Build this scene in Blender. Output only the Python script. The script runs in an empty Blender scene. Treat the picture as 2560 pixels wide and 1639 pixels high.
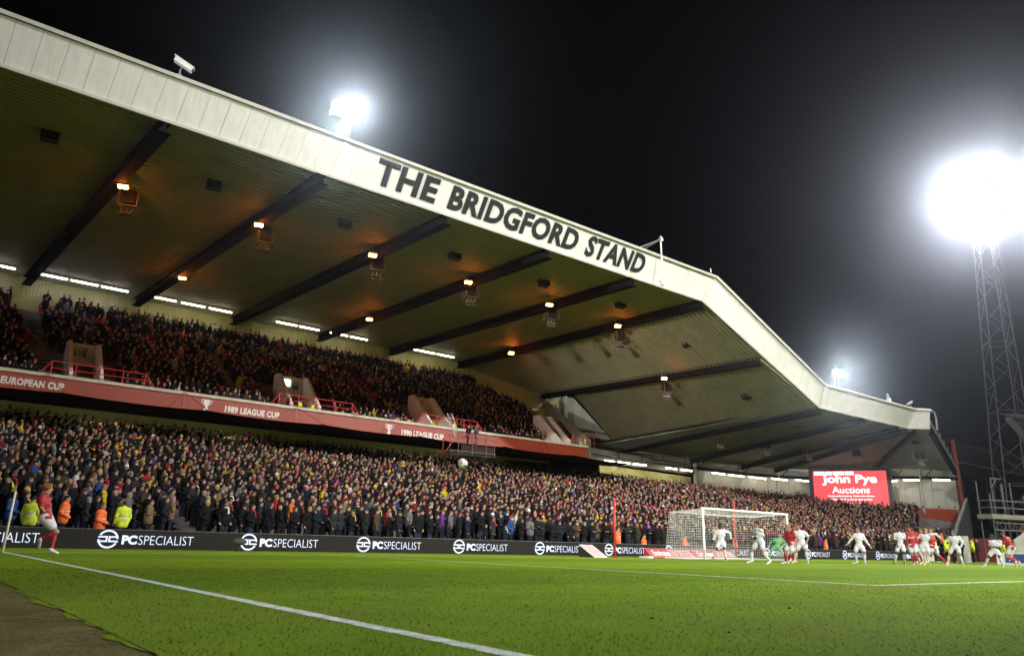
import bpy, bmesh, math, random
import numpy as np
from mathutils import Vector, Matrix
from mathutils.bvhtree import BVHTree
R = math.radians
rnd = random.Random(7)
nrng = np.random.default_rng(11)
scene = bpy.context.scene
COL = scene.collection

# ------------------------------------------------------------------ camera
CX, CY, CZ = -2.346, -24.264, 0.4904
YAW, PIT, ROL, FPX = 0.6658, 0.2806, 0.0243, 1877.65
cam_d = bpy.data.cameras.new('camera')
cam = bpy.data.objects.new('camera', cam_d)
COL.objects.link(cam)
cam_d.sensor_fit = 'HORIZONTAL'
cam_d.sensor_width = 36.0
cam_d.lens = FPX / 2560.0 * 36.0
cam_d.clip_start = 0.05
cam_d.clip_end = 3000
_f = Vector((math.sin(YAW) * math.cos(PIT), math.cos(YAW) * math.cos(PIT), math.sin(PIT)))
_s = Vector((math.cos(YAW), -math.sin(YAW), 0))
_u = _s.cross(_f)
_s2 = _s * math.cos(ROL) + _u * math.sin(ROL)
_u2 = -_s * math.sin(ROL) + _u * math.cos(ROL)
M = Matrix((_s2, _u2, -_f)).transposed().to_4x4()
M.translation = Vector((CX, CY, CZ))
cam.matrix_world = M
cam_d.dof.use_dof = True
cam_d.dof.focus_distance = 34.0
cam_d.dof.aperture_fstop = 2.8
scene.camera = cam

HAZE = 0.00038
# ------------------------------------------------------------------ world, lights, exposure
world = bpy.data.worlds.new('World')
scene.world = world
world.use_nodes = True
wn = world.node_tree.nodes
sky = wn.new('ShaderNodeTexSky')
sky.sky_type = 'NISHITA'
sky.sun_disc = False
sky.sun_elevation = R(-8)
sky.sun_rotation = R(250)
bg = wn['Background']
bg.inputs['Strength'].default_value = 0.05
world.node_tree.links.new(sky.outputs[0], bg.inputs['Color'])

scene.view_settings.view_transform = 'Standard'
scene.view_settings.look = 'None'
scene.view_settings.exposure = 0.0
scene.view_settings.gamma = 1.0
scene.view_settings.use_curve_mapping = False
scene.cycles.max_bounces = 6
scene.cycles.diffuse_bounces = 3
scene.cycles.glossy_bounces = 2
scene.cycles.transmission_bounces = 2
scene.cycles.volume_bounces = 0
scene.cycles.transparent_max_bounces = 8
scene.cycles.sample_clamp_indirect = 4.0
scene.cycles.use_denoising = True


def flood(loc, target, power, size, blend=0.35, color=(0.93, 0.97, 1.0), radius=1.2):
    d = bpy.data.lights.new('floodlight_beam', 'SPOT')
    d.energy = power
    d.spot_size = R(size)
    d.spot_blend = blend
    d.shadow_soft_size = radius
    d.color = color
    o = bpy.data.objects.new('floodlight_beam', d)
    COL.objects.link(o)
    o.location = loc
    o.rotation_euler = (Vector(target) - Vector(loc)).to_track_quat('-Z', 'Y').to_euler()
    return o


# the ground's floodlights: two masts behind the camera, the mast in view, two banks on the roof edge
MAST_A = (-22, -85, 58)
MAST_B = (96, -85, 58)
MAST_C = (101.3, 8.74, 45.5)
BANK_1 = (12.5, 9.5, 22.65)
BANK_2 = (61.8, 9.5, 16.05)
MAST_L = (-60, -15, 18)
WARM = (1.0, 0.98, 0.935)
flood(MAST_L, (58, 13, 14), 4.6e5, 26, 1.0, WARM)
flood(MAST_A, (40, 3, 9), 6.9e5, 42, 1.0, WARM)
flood(MAST_B, (33, 4, 9), 7.0e5, 48, 1.0, WARM)
flood(MAST_C, (10, -50, 8), 4.4e5, 70, 0.6, (0.94, 0.95, 1.0), 1.6)
flood(BANK_1, (8, -70, 10), 3.6e4, 80, 0.4, (0.86, 0.95, 1.0), 0.5)
flood(BANK_2, (20, -70, 8), 3.6e4, 80, 0.4, (0.86, 0.95, 1.0), 0.5)

# ------------------------------------------------------------------ helpers
MATS = {}


def mat(name, color=(0.5, 0.5, 0.5), rough=0.6, metal=0.0, var=0.0, scale=3.0, bump=0.0, emit=None, estr=0.0, spec=0.5, attr=None, objcol=False, detail=4):
    if name in MATS:
        return MATS[name]
    m = bpy.data.materials.new(name)
    m.use_nodes = True
    nt = m.node_tree
    b = nt.nodes['Principled BSDF']
    b.inputs['Base Color'].default_value = (*color, 1)
    b.inputs['Roughness'].default_value = rough
    b.inputs['Metallic'].default_value = metal
    b.inputs['Specular IOR Level'].default_value = spec
    src = None
    if attr:
        a = nt.nodes.new('ShaderNodeAttribute')
        a.attribute_name = attr
        src = a.outputs['Color']
    if objcol:
        a = nt.nodes.new('ShaderNodeObjectInfo')
        src = a.outputs['Color']
    if var or bump:
        tc = nt.nodes.new('ShaderNodeTexCoord')
        n = nt.nodes.new('ShaderNodeTexNoise')
        n.inputs['Scale'].default_value = scale
        n.inputs['Detail'].default_value = detail
        nt.links.new(tc.outputs['Object'], n.inputs['Vector'])
        if var:
            mr = nt.nodes.new('ShaderNodeMapRange')
            mr.inputs['From Min'].default_value = 0.3
            mr.inputs['From Max'].default_value = 0.7
            mr.inputs['To Min'].default_value = 1 - var
            mr.inputs['To Max'].default_value = 1 + var
            nt.links.new(n.outputs['Fac'], mr.inputs['Value'])
            vm = nt.nodes.new('ShaderNodeVectorMath')
            vm.operation = 'SCALE'
            if src is not None:
                nt.links.new(src, vm.inputs[0])
            else:
                vm.inputs[0].default_value = color
            nt.links.new(mr.outputs[0], vm.inputs['Scale'])
            src = vm.outputs[0]
        if bump:
            bp = nt.nodes.new('ShaderNodeBump')
            bp.inputs['Strength'].default_value = bump
            bp.inputs['Distance'].default_value = 0.02
            nt.links.new(n.outputs['Fac'], bp.inputs['Height'])
            nt.links.new(bp.outputs[0], b.inputs['Normal'])
    if src is not None:
        nt.links.new(src, b.inputs['Base Color'])
    if emit:
        b.inputs['Emission Color'].default_value = (*emit, 1)
        b.inputs['Emission Strength'].default_value = estr
    MATS[name] = m
    return m


class MB:
    """collects boxes, bars, tubes and polygons, links them as one mesh object"""

    def __init__(self):
        self.v, self.f = [], []

    def poly(self, pts):
        n = len(self.v)
        self.v += [tuple(p) for p in pts]
        self.f.append(tuple(range(n, n + len(pts))))
        return self

    def quads(self, V, F):
        n = len(self.v)
        self.v += [tuple(p) for p in V]
        self.f += [tuple(i + n for i in q) for q in F]
        return self

    def box(self, c, s, rot=None):
        c = Vector(c)
        h = Vector(s) / 2
        V = []
        for x in (-1, 1):
            for y in (-1, 1):
                for z in (-1, 1):
                    p = Vector((x * h.x, y * h.y, z * h.z))
                    if rot is not None:
                        p = rot @ p
                    V.append(c + p)
        return self.quads(V, [(0, 1, 3, 2), (4, 6, 7, 5), (0, 4, 5, 1), (2, 3, 7, 6), (0, 2, 6, 4), (1, 5, 7, 3)])

    def tube(self, a, b, r, n=6, r2=None, cap=True):
        a, b = Vector(a), Vector(b)
        d = (b - a)
        if d.length < 1e-6:
            return self
        q = d.to_track_quat('Z', 'Y')
        r2 = r if r2 is None else r2
        V = []
        for p, rr in ((a, r), (b, r2)):
            for i in range(n):
                t = 2 * math.pi * i / n
                V.append(p + q @ Vector((rr * math.cos(t), rr * math.sin(t), 0)))
        F = [(i, (i + 1) % n, n + (i + 1) % n, n + i) for i in range(n)]
        if cap:
            F += [tuple(range(n - 1, -1, -1)), tuple(range(n, 2 * n))]
        return self.quads(V, F)

    def path(self, pts, r, n=6):
        for a, b in zip(pts[:-1], pts[1:]):
            self.tube(a, b, r, n)
        return self

    def bar(self, a, b, w, h, up=(0, 0, 1)):
        """rectangular bar from a to b, w sideways, h along up"""
        a, b = Vector(a), Vector(b)
        d = (b - a).normalized()
        s = d.cross(Vector(up)).normalized()
        u = s.cross(d).normalized()
        V = []
        for p in (a, b):
            for i, j in ((-1, -1), (1, -1), (1, 1), (-1, 1)):
                V.append(p + s * (i * w / 2) + u * (j * h / 2))
        return self.quads(V, [(3, 2, 1, 0), (4, 5, 6, 7), (0, 1, 5, 4), (1, 2, 6, 5), (2, 3, 7, 6), (3, 0, 4, 7)])

    def prism(self, pts, ext):
        """polygon extruded along ext"""
        e = Vector(ext)
        n = len(pts)
        P = [Vector(p) for p in pts]
        V = P + [p + e for p in P]
        F = [tuple(range(n - 1, -1, -1)), tuple(range(n, 2 * n))]
        F += [(i, (i + 1) % n, n + (i + 1) % n, n + i) for i in range(n)]
        return self.quads(V, F)

    def ball(self, c, r, seg=10, rings=6, sc=(1, 1, 1)):
        V = []
        for i in range(1, rings):
            t = math.pi * i / rings
            for j in range(seg):
                p = 2 * math.pi * j / seg
                V.append((c[0] + r * sc[0] * math.sin(t) * math.cos(p), c[1] + r * sc[1] * math.sin(t) * math.sin(p), c[2] + r * sc[2] * math.cos(t)))
        n = len(V)
        V += [(c[0], c[1], c[2] + r * sc[2]), (c[0], c[1], c[2] - r * sc[2])]
        F = []
        for i in range(rings - 2):
            for j in range(seg):
                a = i * seg + j
                b = i * seg + (j + 1) % seg
                F.append((a, a + seg, b + seg, b))
        for j in range(seg):
            F.append((n, j, (j + 1) % seg))
            F.append((n + 1, (rings - 2) * seg + (j + 1) % seg, (rings - 2) * seg + j))
        return self.quads(V, F)

    def mesh(self, name, m, smooth=False):
        me = bpy.data.meshes.new(name)
        me.from_pydata([tuple(p) for p in self.v], [], self.f)
        if m:
            me.materials.append(m)
        if smooth:
            me.shade_smooth()
        me.update()
        return me

    def build(self, name, m, parent=None, smooth=False, loc=None):
        return link(name, self.mesh(name, m, smooth), parent, loc)


def link(name, me, parent=None, loc=None):
    o = bpy.data.objects.new(name, me)
    COL.objects.link(o)
    if parent is not None:
        o.parent = parent
    if loc is not None:
        o.location = loc
    return o


def tag(o, label=None, cat=None, group=None, kind=None):
    if label:
        o['label'] = label
    if cat:
        o['category'] = cat
    if group:
        o['group'] = group
    if kind:
        o['kind'] = kind
    return o


def empty(name, loc=(0, 0, 0), rz=0, label=None, cat=None, group=None):
    o = bpy.data.objects.new(name, None)
    o.empty_display_size = 0.2
    COL.objects.link(o)
    o.location = loc
    o.rotation_euler = (0, 0, rz)
    return tag(o, label, cat, group)


def copy_tree(o, parent=None):
    c = o.copy()
    COL.objects.link(c)
    if parent is not None:
        c.parent = parent
    for ch in list(o.children):
        copy_tree(ch, c)
    return c


def P(r, D, zr=None, Z=None):
    """point seen along sideways ratio r at distance D in front of the camera line"""
    return Vector((CX + r * D, CY + D, CZ + zr * D if zr is not None else Z))


def W(xp, D, z):
    return Vector((CX + xp, CY + D, z))


_txt = {}


def text_mesh(s, w, h, bold=0.0, depth=0.01, space=1.0, shear=0.0):
    """text fitted into w x h, lying in the xz plane facing -y"""
    key = (s, w, h, bold, depth, space, shear)
    if key in _txt:
        return _txt[key]
    cu = bpy.data.curves.new('text', 'FONT')
    cu.body = s
    cu.size = 1.0
    cu.offset = bold
    cu.space_character = space
    cu.shear = shear
    cu.resolution_u = 3
    ob = bpy.data.objects.new('text', cu)
    COL.objects.link(ob)
    dg = bpy.context.evaluated_depsgraph_get()
    me = bpy.data.meshes.new_from_object(ob.evaluated_get(dg))
    bpy.data.objects.remove(ob)
    V = np.array([v.co[:] for v in me.vertices])
    F = [tuple(p.vertices) for p in me.polygons]
    mn, mx = V.min(0), V.max(0)
    X = (V[:, 0] - mn[0]) / (mx[0] - mn[0]) * w
    Z = (V[:, 1] - mn[1]) / (mx[1] - mn[1]) * h
    n = len(V)
    out = [(x, 0, z) for x, z in zip(X, Z)]
    if depth > 0:
        cnt = {}
        for f in F:
            for a, b in zip(f, f[1:] + f[:1]):
                cnt[(a, b)] = 1
        edge = [e for e in cnt if (e[1], e[0]) not in cnt]
        out = [(x, -depth, z) for x, z in zip(X, Z)] + [(x, 0, z) for x, z in zip(X, Z)]
        F = F + [(a, a + n, b + n, b) for a, b in edge]
    _txt[key] = (out, F)
    return _txt[key]


def text_obj(name, s, w, h, m, parent, o, ex=(1, 0, 0), ez=(0, 0, 1), bold=0.0, depth=0.01, space=1.0, shear=0.0):
    V, F = text_mesh(s, w, h, bold, depth, space, shear)
    o, ex, ez = Vector(o), Vector(ex).normalized(), Vector(ez).normalized()
    ey = ez.cross(ex)
    mb = MB()
    mb.quads([o + ex * v[0] + ey * v[1] + ez * v[2] for v in V], F)
    return mb.build(name, m, parent)

# ------------------------------------------------------------------ materials
def grass_material(name, dirt=False):
    m = bpy.data.materials.new(name)
    m.use_nodes = True
    nt = m.node_tree
    N, L = nt.nodes, nt.links
    b = N['Principled BSDF']
    b.inputs['Roughness'].default_value = 0.95
    b.inputs['Specular IOR Level'].default_value = 0.03
    if not dirt:
        b.inputs['Sheen Weight'].default_value = 0.05
        b.inputs['Sheen Roughness'].default_value = 0.6
        b.inputs['Sheen Tint'].default_value = (.85, 1.0, .2, 1)
    tc = N.new('ShaderNodeTexCoord')

    def noise(scale, detail=3, sx=1.0, sy=1.0):
        mp = N.new('ShaderNodeMapping')
        mp.inputs['Scale'].default_value = (sx, sy, 1)
        L.new(tc.outputs['Object'], mp.inputs['Vector'])
        n = N.new('ShaderNodeTexNoise')
        n.inputs['Scale'].default_value = scale
        n.inputs['Detail'].default_value = detail
        L.new(mp.outputs[0], n.inputs['Vector'])
        return n.outputs['Fac']

    def ramp(src, stops):
        r = N.new('ShaderNodeValToRGB')
        el = r.color_ramp.elements
        el[0].position, el[0].color = stops[0][0], (*stops[0][1], 1)
        el[1].position, el[1].color = stops[-1][0], (*stops[-1][1], 1)
        for p, c in stops[1:-1]:
            e = el.new(p)
            e.color = (*c, 1)
        L.new(src, r.inputs[0])
        return r.outputs[0]

    def mix(f, a, bb, mode='MIX'):
        x = N.new('ShaderNodeMix')
        x.data_type = 'RGBA'
        x.blend_type = mode
        if isinstance(f, float):
            x.inputs[0].default_value = f
        else:
            L.new(f, x.inputs[0])
        L.new(a, x.inputs[6])
        L.new(bb, x.inputs[7])
        return x.outputs[2]

    if dirt:
        base = ramp(noise(2.2, 6), [(0.3, (0.10, 0.084, 0.026)), (0.5, (0.155, 0.127, 0.048)), (0.7, (0.21, 0.17, 0.075))])
        fine = ramp(noise(60, 4), [(0.35, (0.55, 0.55, 0.5)), (0.65, (1.3, 1.28, 1.2))])
        col = mix(1.0, base, fine, 'MULTIPLY')
        tuft = ramp(noise(6.5, 5), [(0.58, (0, 0, 0)), (0.7, (0.8, 0.8, 0.8))])
        g = ramp(noise(30), [(0.3, (0.04, 0.07, 0.008)), (0.7, (0.07, 0.10, 0.015))])
        col = mix(tuft, col, g)
    else:
        # mown bands run parallel to the goal line
        sep = N.new('ShaderNodeSeparateXYZ')
        L.new(tc.outputs['Object'], sep.inputs[0])
        mul = N.new('ShaderNodeMath')
        mul.operation = 'MULTIPLY'
        mul.inputs[1].default_value = math.pi / 5.5
        L.new(sep.outputs['Y'], mul.inputs[0])
        sn = N.new('ShaderNodeMath')
        sn.operation = 'SINE'
        L.new(mul.outputs[0], sn.inputs[0])
        band = N.new('ShaderNodeMapRange')
        band.inputs['From Min'].default_value = -0.25
        band.inputs['From Max'].default_value = 0.25
        L.new(sn.outputs[0], band.inputs['Value'])
        dark = ramp(noise(1.1, 5), [(0.3, (0.082, 0.162, 0.0025)), (0.7, (0.114, 0.210, 0.004))])
        light = ramp(noise(1.3, 5), [(0.3, (0.122, 0.214, 0.0035)), (0.7, (0.166, 0.272, 0.006))])
        col = mix(band.outputs[0], dark, light)
        fine = ramp(noise(55, 6, 1, 1), [(0.3, (0.80, 0.83, 0.7)), (0.52, (1.0, 1.0, 1.0)), (0.75, (1.25, 1.2, 1.1))])
        col = mix(0.85, col, fine, 'MULTIPLY')
        worn = ramp(noise(0.35, 6), [(0.5, (0, 0, 0)), (0.75, (0.45, 0.45, 0.45))])
        wc = ramp(noise(9, 4), [(0.3, (0.10, 0.12, 0.02)), (0.7, (0.17, 0.155, 0.045))])
        col = mix(worn, col, wc)
        spots = ramp(noise(5.5, 2, 1, 1), [(0.77, (0, 0, 0)), (0.84, (0.4, 0.4, 0.4))])
        sc = ramp(noise(40), [(0.3, (0.05, 0.07, 0.008)), (0.7, (0.14, 0.13, 0.045))])
        col = mix(spots, col, sc)
    L.new(col, b.inputs['Base Color'])
    bp = N.new('ShaderNodeBump')
    bp.inputs['Strength'].default_value = 0.3
    bp.inputs['Distance'].default_value = 0.02
    L.new(noise(70, 5), bp.inputs['Height'])
    L.new(bp.outputs[0], b.inputs['Normal'])
    return m


M_GRASS = grass_material('grass')
M_DIRT = grass_material('bare_track', True)
M_LINE = mat('line_paint', (0.62, 0.66, 0.55), 0.8, var=0.35, scale=9)
M_CONC = mat('concrete', (0.30, 0.29, 0.26), 0.85, var=0.2, scale=2.5, bump=0.2)
M_STEP = mat('terrace_concrete', (0.16, 0.155, 0.15), 0.9, var=0.25, scale=3)
M_NOSE = mat('step_nosing', (0.34, 0.32, 0.26), 0.8, var=0.2, scale=4)
M_PANEL = mat('fascia_paint', (0.80, 0.765, 0.72), 0.45, var=0.05, scale=1.4, detail=8)
def weather(m, amt):
    # faint rain streaks running down the sheet metal
    nt = m.node_tree
    b = nt.nodes['Principled BSDF']
    tc = nt.nodes.new('ShaderNodeTexCoord')
    mp = nt.nodes.new('ShaderNodeMapping')
    mp.inputs['Scale'].default_value = (5.0, .5, .5)
    n = nt.nodes.new('ShaderNodeTexNoise')
    n.inputs['Scale'].default_value = 1.6
    n.inputs['Detail'].default_value = 6
    mr = nt.nodes.new('ShaderNodeMapRange')
    mr.inputs['From Min'].default_value = .42
    mr.inputs['From Max'].default_value = .72
    mr.inputs['To Min'].default_value = 1.0
    mr.inputs['To Max'].default_value = 1.0 - amt
    mx = nt.nodes.new('ShaderNodeVectorMath')
    mx.operation = 'SCALE'
    src = b.inputs['Base Color'].links[0].from_socket
    nt.links.new(tc.outputs['Object'], mp.inputs['Vector'])
    nt.links.new(mp.outputs[0], n.inputs['Vector'])
    nt.links.new(n.outputs['Fac'], mr.inputs['Value'])
    nt.links.new(src, mx.inputs[0])
    nt.links.new(mr.outputs[0], mx.inputs['Scale'])
    nt.links.new(mx.outputs[0], b.inputs['Base Color'])


weather(M_PANEL, .10)
M_TRIM = mat('fascia_trim', (0.66, 0.62, 0.56), 0.4, var=0.08, scale=2)
M_ROOF = mat('roof_sheet', (0.32, 0.285, 0.165), 0.6, var=0.10, scale=0.6, spec=.2)
M_ROOF2 = mat('low_roof_sheet', (0.26, 0.25, 0.22), 0.5, var=0.12, scale=0.7)
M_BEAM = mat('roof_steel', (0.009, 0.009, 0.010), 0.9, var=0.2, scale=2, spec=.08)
M_SIDE = mat('side_cladding', (.13, .122, .092), .7, var=.1, scale=1)
M_BROWN = mat('parapet_brown', (.17, .14, .09), .8, var=.15, scale=1.5)
M_CLAD = mat('rear_cladding', (0.42, 0.385, 0.15), 0.32, var=0.12, scale=1.2)
M_YWALL = mat('concourse_wall', (0.44, 0.41, 0.17), 0.7, var=0.12, scale=0.8)
M_PALE = mat('pale_wall_panel', (0.40, 0.38, 0.325), 0.55, var=0.08, scale=0.9)
M_RED = mat('red_paint', (0.27, 0.042, 0.018), 0.5, var=0.08, scale=1.2)
M_RAIL = mat('red_rail', (0.50, 0.03, 0.03), 0.4)
M_PINK = mat('portal_wall', (0.74, 0.63, 0.55), 0.7, var=0.08, scale=1.5)
M_COPE = mat('balcony_coping', (0.50, 0.44, 0.33), 0.7, var=0.15, scale=2)
M_LETTER = mat('sign_black', (0.018, 0.02, 0.024), 0.5)
M_WHITE = mat('white_paint', (0.80, 0.80, 0.78), 0.4)
M_OFFW = mat('banner_white', (0.72, 0.66, 0.60), 0.6)
M_DARK = mat('dark_plastic', (0.02, 0.02, 0.022), 0.5)
M_BLACK = mat('black_void', (0.006, 0.006, 0.007), 0.8)
M_MAST = mat('mast_steel', (0.11, 0.11, 0.12), 0.6, 0.2, var=0.2, scale=3)
M_GALV = mat('galvanised_steel', (0.34, 0.34, 0.35), 0.45, 0.6, var=0.15, scale=5)
M_NETTING = mat('maroon_netting', (0.022, 0.008, 0.008), 0.95, var=0.3, scale=3)
M_SEAT = mat('red_seat', (0.42, 0.025, 0.03), 0.45)
M_GREEN = mat('exit_green', (0.01, 0.20, 0.13), 0.5)
M_TUBE = mat('tube_glow', (1, 1, 1), 0.5, emit=(1.0, 0.95, 0.72), estr=24.0)
M_TUBEW = mat('tube_glow_cool', (1, 1, 1), 0.5, emit=(0.93, 0.93, 1.0), estr=24.0)
M_LAMPO = mat('orange_lamp_glow', (1, 1, 1), 0.5, emit=(1.0, 0.20, 0.022), estr=170.0)
M_FLOOD = mat('floodlight_glass', (1, 1, 1), 0.5, emit=(0.90, 0.95, 1.0), estr=260.0)
M_FLOODC = mat('mast_floodlight_glass', (1, 1, 1), 0.5, emit=(0.97, 0.97, 1.0), estr=260.0)
M_LEDB = mat('led_board_face', (0.008, 0.0075, 0.007), 0.6, emit=(0.010, 0.008, 0.006), estr=1.0, spec=.2)
M_LEDT = mat('led_board_text', (0.3, 0.3, 0.35), 0.5, emit=(0.70, 0.78, 1.0), estr=1.0)
M_SCRR = mat('screen_red', (0.2, 0.01, 0.02), 0.5, emit=(1.0, 0.085, 0.095), estr=1.1)
M_SCRW = mat('screen_white', (0.6, 0.6, 0.6), 0.5, emit=(1, 1, 1), estr=1.3)

# ------------------------------------------------------------------ ground
mb = MB()
mb.poly([(-1.35, -160, 0), (150, -160, 0), (150, 7.0, 0), (-1.35, 7.0, 0)])
tag(mb.build('pitch', M_GRASS), kind='structure')
mb = MB()
mb.poly([(-900, -900, -0.007), (900, -900, -0.007), (900, 900, -0.007), (-900, 900, -0.007)])
tag(mb.build('ground', M_DIRT), kind='structure')
# ragged edge between the grass and the bare track
mb = MB()
ys = np.arange(-30, 7.0, 0.12)
edge = -1.33 - 0.07 * np.abs(nrng.normal(0, 0.6, len(ys))) - 0.03 * np.sin(ys * 1.7) - 0.03 * np.sin(ys * 5.3)
for i in range(len(ys) - 1):
    mb.poly([(-1.30, ys[i], -0.003), (-1.30, ys[i + 1], -0.003), (edge[i + 1] - .02, ys[i + 1], -0.003), (edge[i] - .02, ys[i], -0.003)])
tag(mb.build('grass_edge', M_GRASS), kind='structure')


def marking(name, x0, y0, x1, y1, z=0.004):
    mb = MB()
    nx = max(1, int(max(abs(x1 - x0), abs(y1 - y0)) / 0.15))
    if abs(x1 - x0) > abs(y1 - y0):
        xs = np.linspace(x0, x1, nx + 1)
        a, b = nrng.normal(0, .005, nx + 1), nrng.normal(0, .005, nx + 1)
        for i in range(nx):
            mb.poly([(xs[i], y0 + a[i], z), (xs[i + 1], y0 + a[i + 1], z), (xs[i + 1], y1 + b[i + 1], z), (xs[i], y1 + b[i], z)])
    else:
        xs = np.linspace(y0, y1, nx + 1)
        a, b = nrng.normal(0, .005, nx + 1), nrng.normal(0, .005, nx + 1)
        for i in range(nx):
            mb.poly([(x0 + a[i], xs[i], z), (x1 + b[i], xs[i], z), (x1 + b[i + 1], xs[i + 1], z), (x0 + a[i + 1], xs[i + 1], z)])
    tag(mb.build(name, M_LINE), kind='structure')


marking('touchline', -0.06, -100, 0.06, 0.06)
marking('goal_line', 0.06, -0.06, 65.6, 0.06)
marking('penalty_area_side', 10.06, -17.9, 10.18, -0.06)
marking('penalty_area_front', 10.06, -18.02, 55.5, -17.9)
marking('goal_area_side', 22.2, -5.9, 22.32, -0.06)
marking('goal_area_front', 22.2, -6.02, 43.4, -5.9)
marking('goal_area_far_side', 43.3, -5.9, 43.42, -0.06)
marking('corner_mark', 0.9, 0.5, 2.1, 0.56)

# short grass standing up near the lens
fx = Vector((math.sin(YAW), math.cos(YAW), 0))
V, F = [], []
nb = 90000
dist = 3.0 + 15.0 * nrng.random(nb) ** 1.6
ang = YAW + R(40) * (nrng.random(nb) * 2 - 1)
gx = CX + dist * np.sin(ang)
gy = CY + dist * np.cos(ang)
ok = (gx > -1.36 + 0.07 * nrng.normal(0, 1, nb))
gx, gy, dist = gx[ok], gy[ok], dist[ok]
onl = (np.abs(gx) < .06) | ((np.abs(gx - 10.12) < .06) & (gy > -18))
nb = len(gx)
hh = nrng.uniform(.007, .017, nb)
ww = nrng.uniform(.0012, .0024, nb) * np.clip(dist / 6, 1, 2.0)
th = nrng.random(nb) * 6.283
lx, ly = nrng.normal(0, .012, nb), nrng.normal(0, .012, nb)
B0 = np.stack([gx - ww * np.cos(th), gy - ww * np.sin(th), np.zeros(nb)], 1)
B1 = np.stack([gx + ww * np.cos(th), gy + ww * np.sin(th), np.zeros(nb)], 1)
B2 = np.stack([gx + lx, gy + ly, hh], 1)


def blades(name, sel, m):
    n = int(sel.sum())
    co = np.stack([B0[sel], B1[sel], B2[sel]], 1).reshape(-1, 3)
    me = bpy.data.meshes.new(name)
    me.vertices.add(n * 3)
    me.vertices.foreach_set('co', co.ravel().astype(np.float32))
    me.loops.add(n * 3)
    me.loops.foreach_set('vertex_index', np.arange(n * 3, dtype=np.int32))
    me.polygons.add(n)
    me.polygons.foreach_set('loop_start', np.arange(0, n * 3, 3, dtype=np.int32))
    me.materials.append(m)
    me.update()
    me.normals_split_custom_set([(0, 0, 1)] * (n * 3))
    return tag(link(name, me), kind='stuff')


tag(blades('grass_blades', ~onl, M_GRASS), 'short mown grass blades near the lens', 'grass')
tag(blades('painted_grass_blades', onl, M_LINE), 'white painted grass blades on the touchline', 'grass')
# loose divots scattered on the turf
mb = MB()
for i in range(22):
    d = 4 + 16 * rnd.random()
    a = YAW + R(rnd.uniform(-8, 36))
    x, y = CX + d * math.sin(a), CY + d * math.cos(a)
    if x < 0.3:
        continue
    s = rnd.uniform(.007, .018)
    mb.ball((x, y, s * .3), s, 6, 4, (1, 1, .6))
tag(mb.build('turf_divots', mat('soil', (0.05, 0.045, 0.018), 0.9, var=.5, scale=20)), 'small dark loose divots lying on the grass', 'divots', kind='stuff')

# ------------------------------------------------------------------ the stand
stand = empty('football_stand', W(20, 45, 0), 0, 'two tier football stand with white roof edge and dark steel beams', 'stand')
SB = -stand.location


def sb(mb, name, m, smooth=False):
    return mb.build(name, m, stand, smooth, SB)


# --- roof fascia: single panels between joints, with the trims above and below
TOPL = [(-13, 34.0, 21.06), (47.0, 34.0, 21.06), (61.9, 34.0, 14.6), (79.3, 34.0, 14.6), (80.8, 33.2, 14.6)]
BOTL = [(-13, 35.0, 19.42), (46.55, 35.0, 19.42), (62.65, 35.0, 13.0), (79.3, 35.0, 13.0), (81.2, 33.6, 13.0)]
NPAN = [60, 15, 16, 1]
panels = []
for (a, b, c, d, n) in zip(TOPL[:-1], TOPL[1:], BOTL[:-1], BOTL[1:], NPAN):
    a, b, c, d = [W(*p) for p in (a, b, c, d)]
    nrm = (b - a).cross(c - a).normalized()
    if nrm.y > 0:
        nrm = -nrm
    for i in range(n):
        t0, t1 = (i + 0.008) / n, (i + 0.992) / n
        q = [c.lerp(d, t0), c.lerp(d, t1), a.lerp(b, t1), a.lerp(b, t0)]
        off = nrm * rnd.uniform(0.0, 0.012)
        q = [p + off for p in q]
        mb = MB().prism(q, -nrm * 0.06)
        panels.append(sb(mb, 'fascia_panel', M_PANEL))
    back = MB().prism([p - nrm * 0.075 for p in (c, d, b, a)], -nrm * 0.05)
    sb(back, 'fascia_backing', M_DARK)
    up = (a - c).normalized()
    t = MB().bar(a + up * .13, b + up * .13, 0.30, 0.17, up)
    sb(t, 'roof_trim', M_TRIM)
    g = MB().bar(a + up * .02, b + up * .02, 0.12, 0.045, up)
    sb(g, 'shadow_gap', M_DARK)
    t = MB().bar(c - up * .07, d - up * .07, 0.22, 0.14, up)
    sb(t, 'lower_trim', M_TRIM)
# vertical cover strips at the two bends
for i in (1, 2, 3):
    mb = MB().bar(W(*BOTL[i]) + Vector((0, -.03, 0)), W(*TOPL[i]) + Vector((0, -.03, 0)), 0.14, 0.05, (0, -1, 0.3))
    sb(mb, 'bend_cover_strip', M_TRIM)
# lettering on the fascia
e0, e1 = W(17.2, 34.0, 21.06), W(17.2, 35.0, 19.42)
up = (e0 - e1).normalized()
nv = Vector((0, -up.z, up.y)).normalized()
o = e1.lerp(e0, 0.15) + nv * 0.03
for wd, a, b in (('THE', 0.0, 4.05), ('BRIDGFORD', 4.95, 15.35), ('STAND', 16.2, 22.0)):
    sb_t = text_obj('stand_lettering', wd, b - a, 1.46, M_LETTER, stand, o + Vector((a, 0, 0)), (1, 0, 0), up, 0.038, 0.02, 1.06)
    sb_t.location = SB

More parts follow.
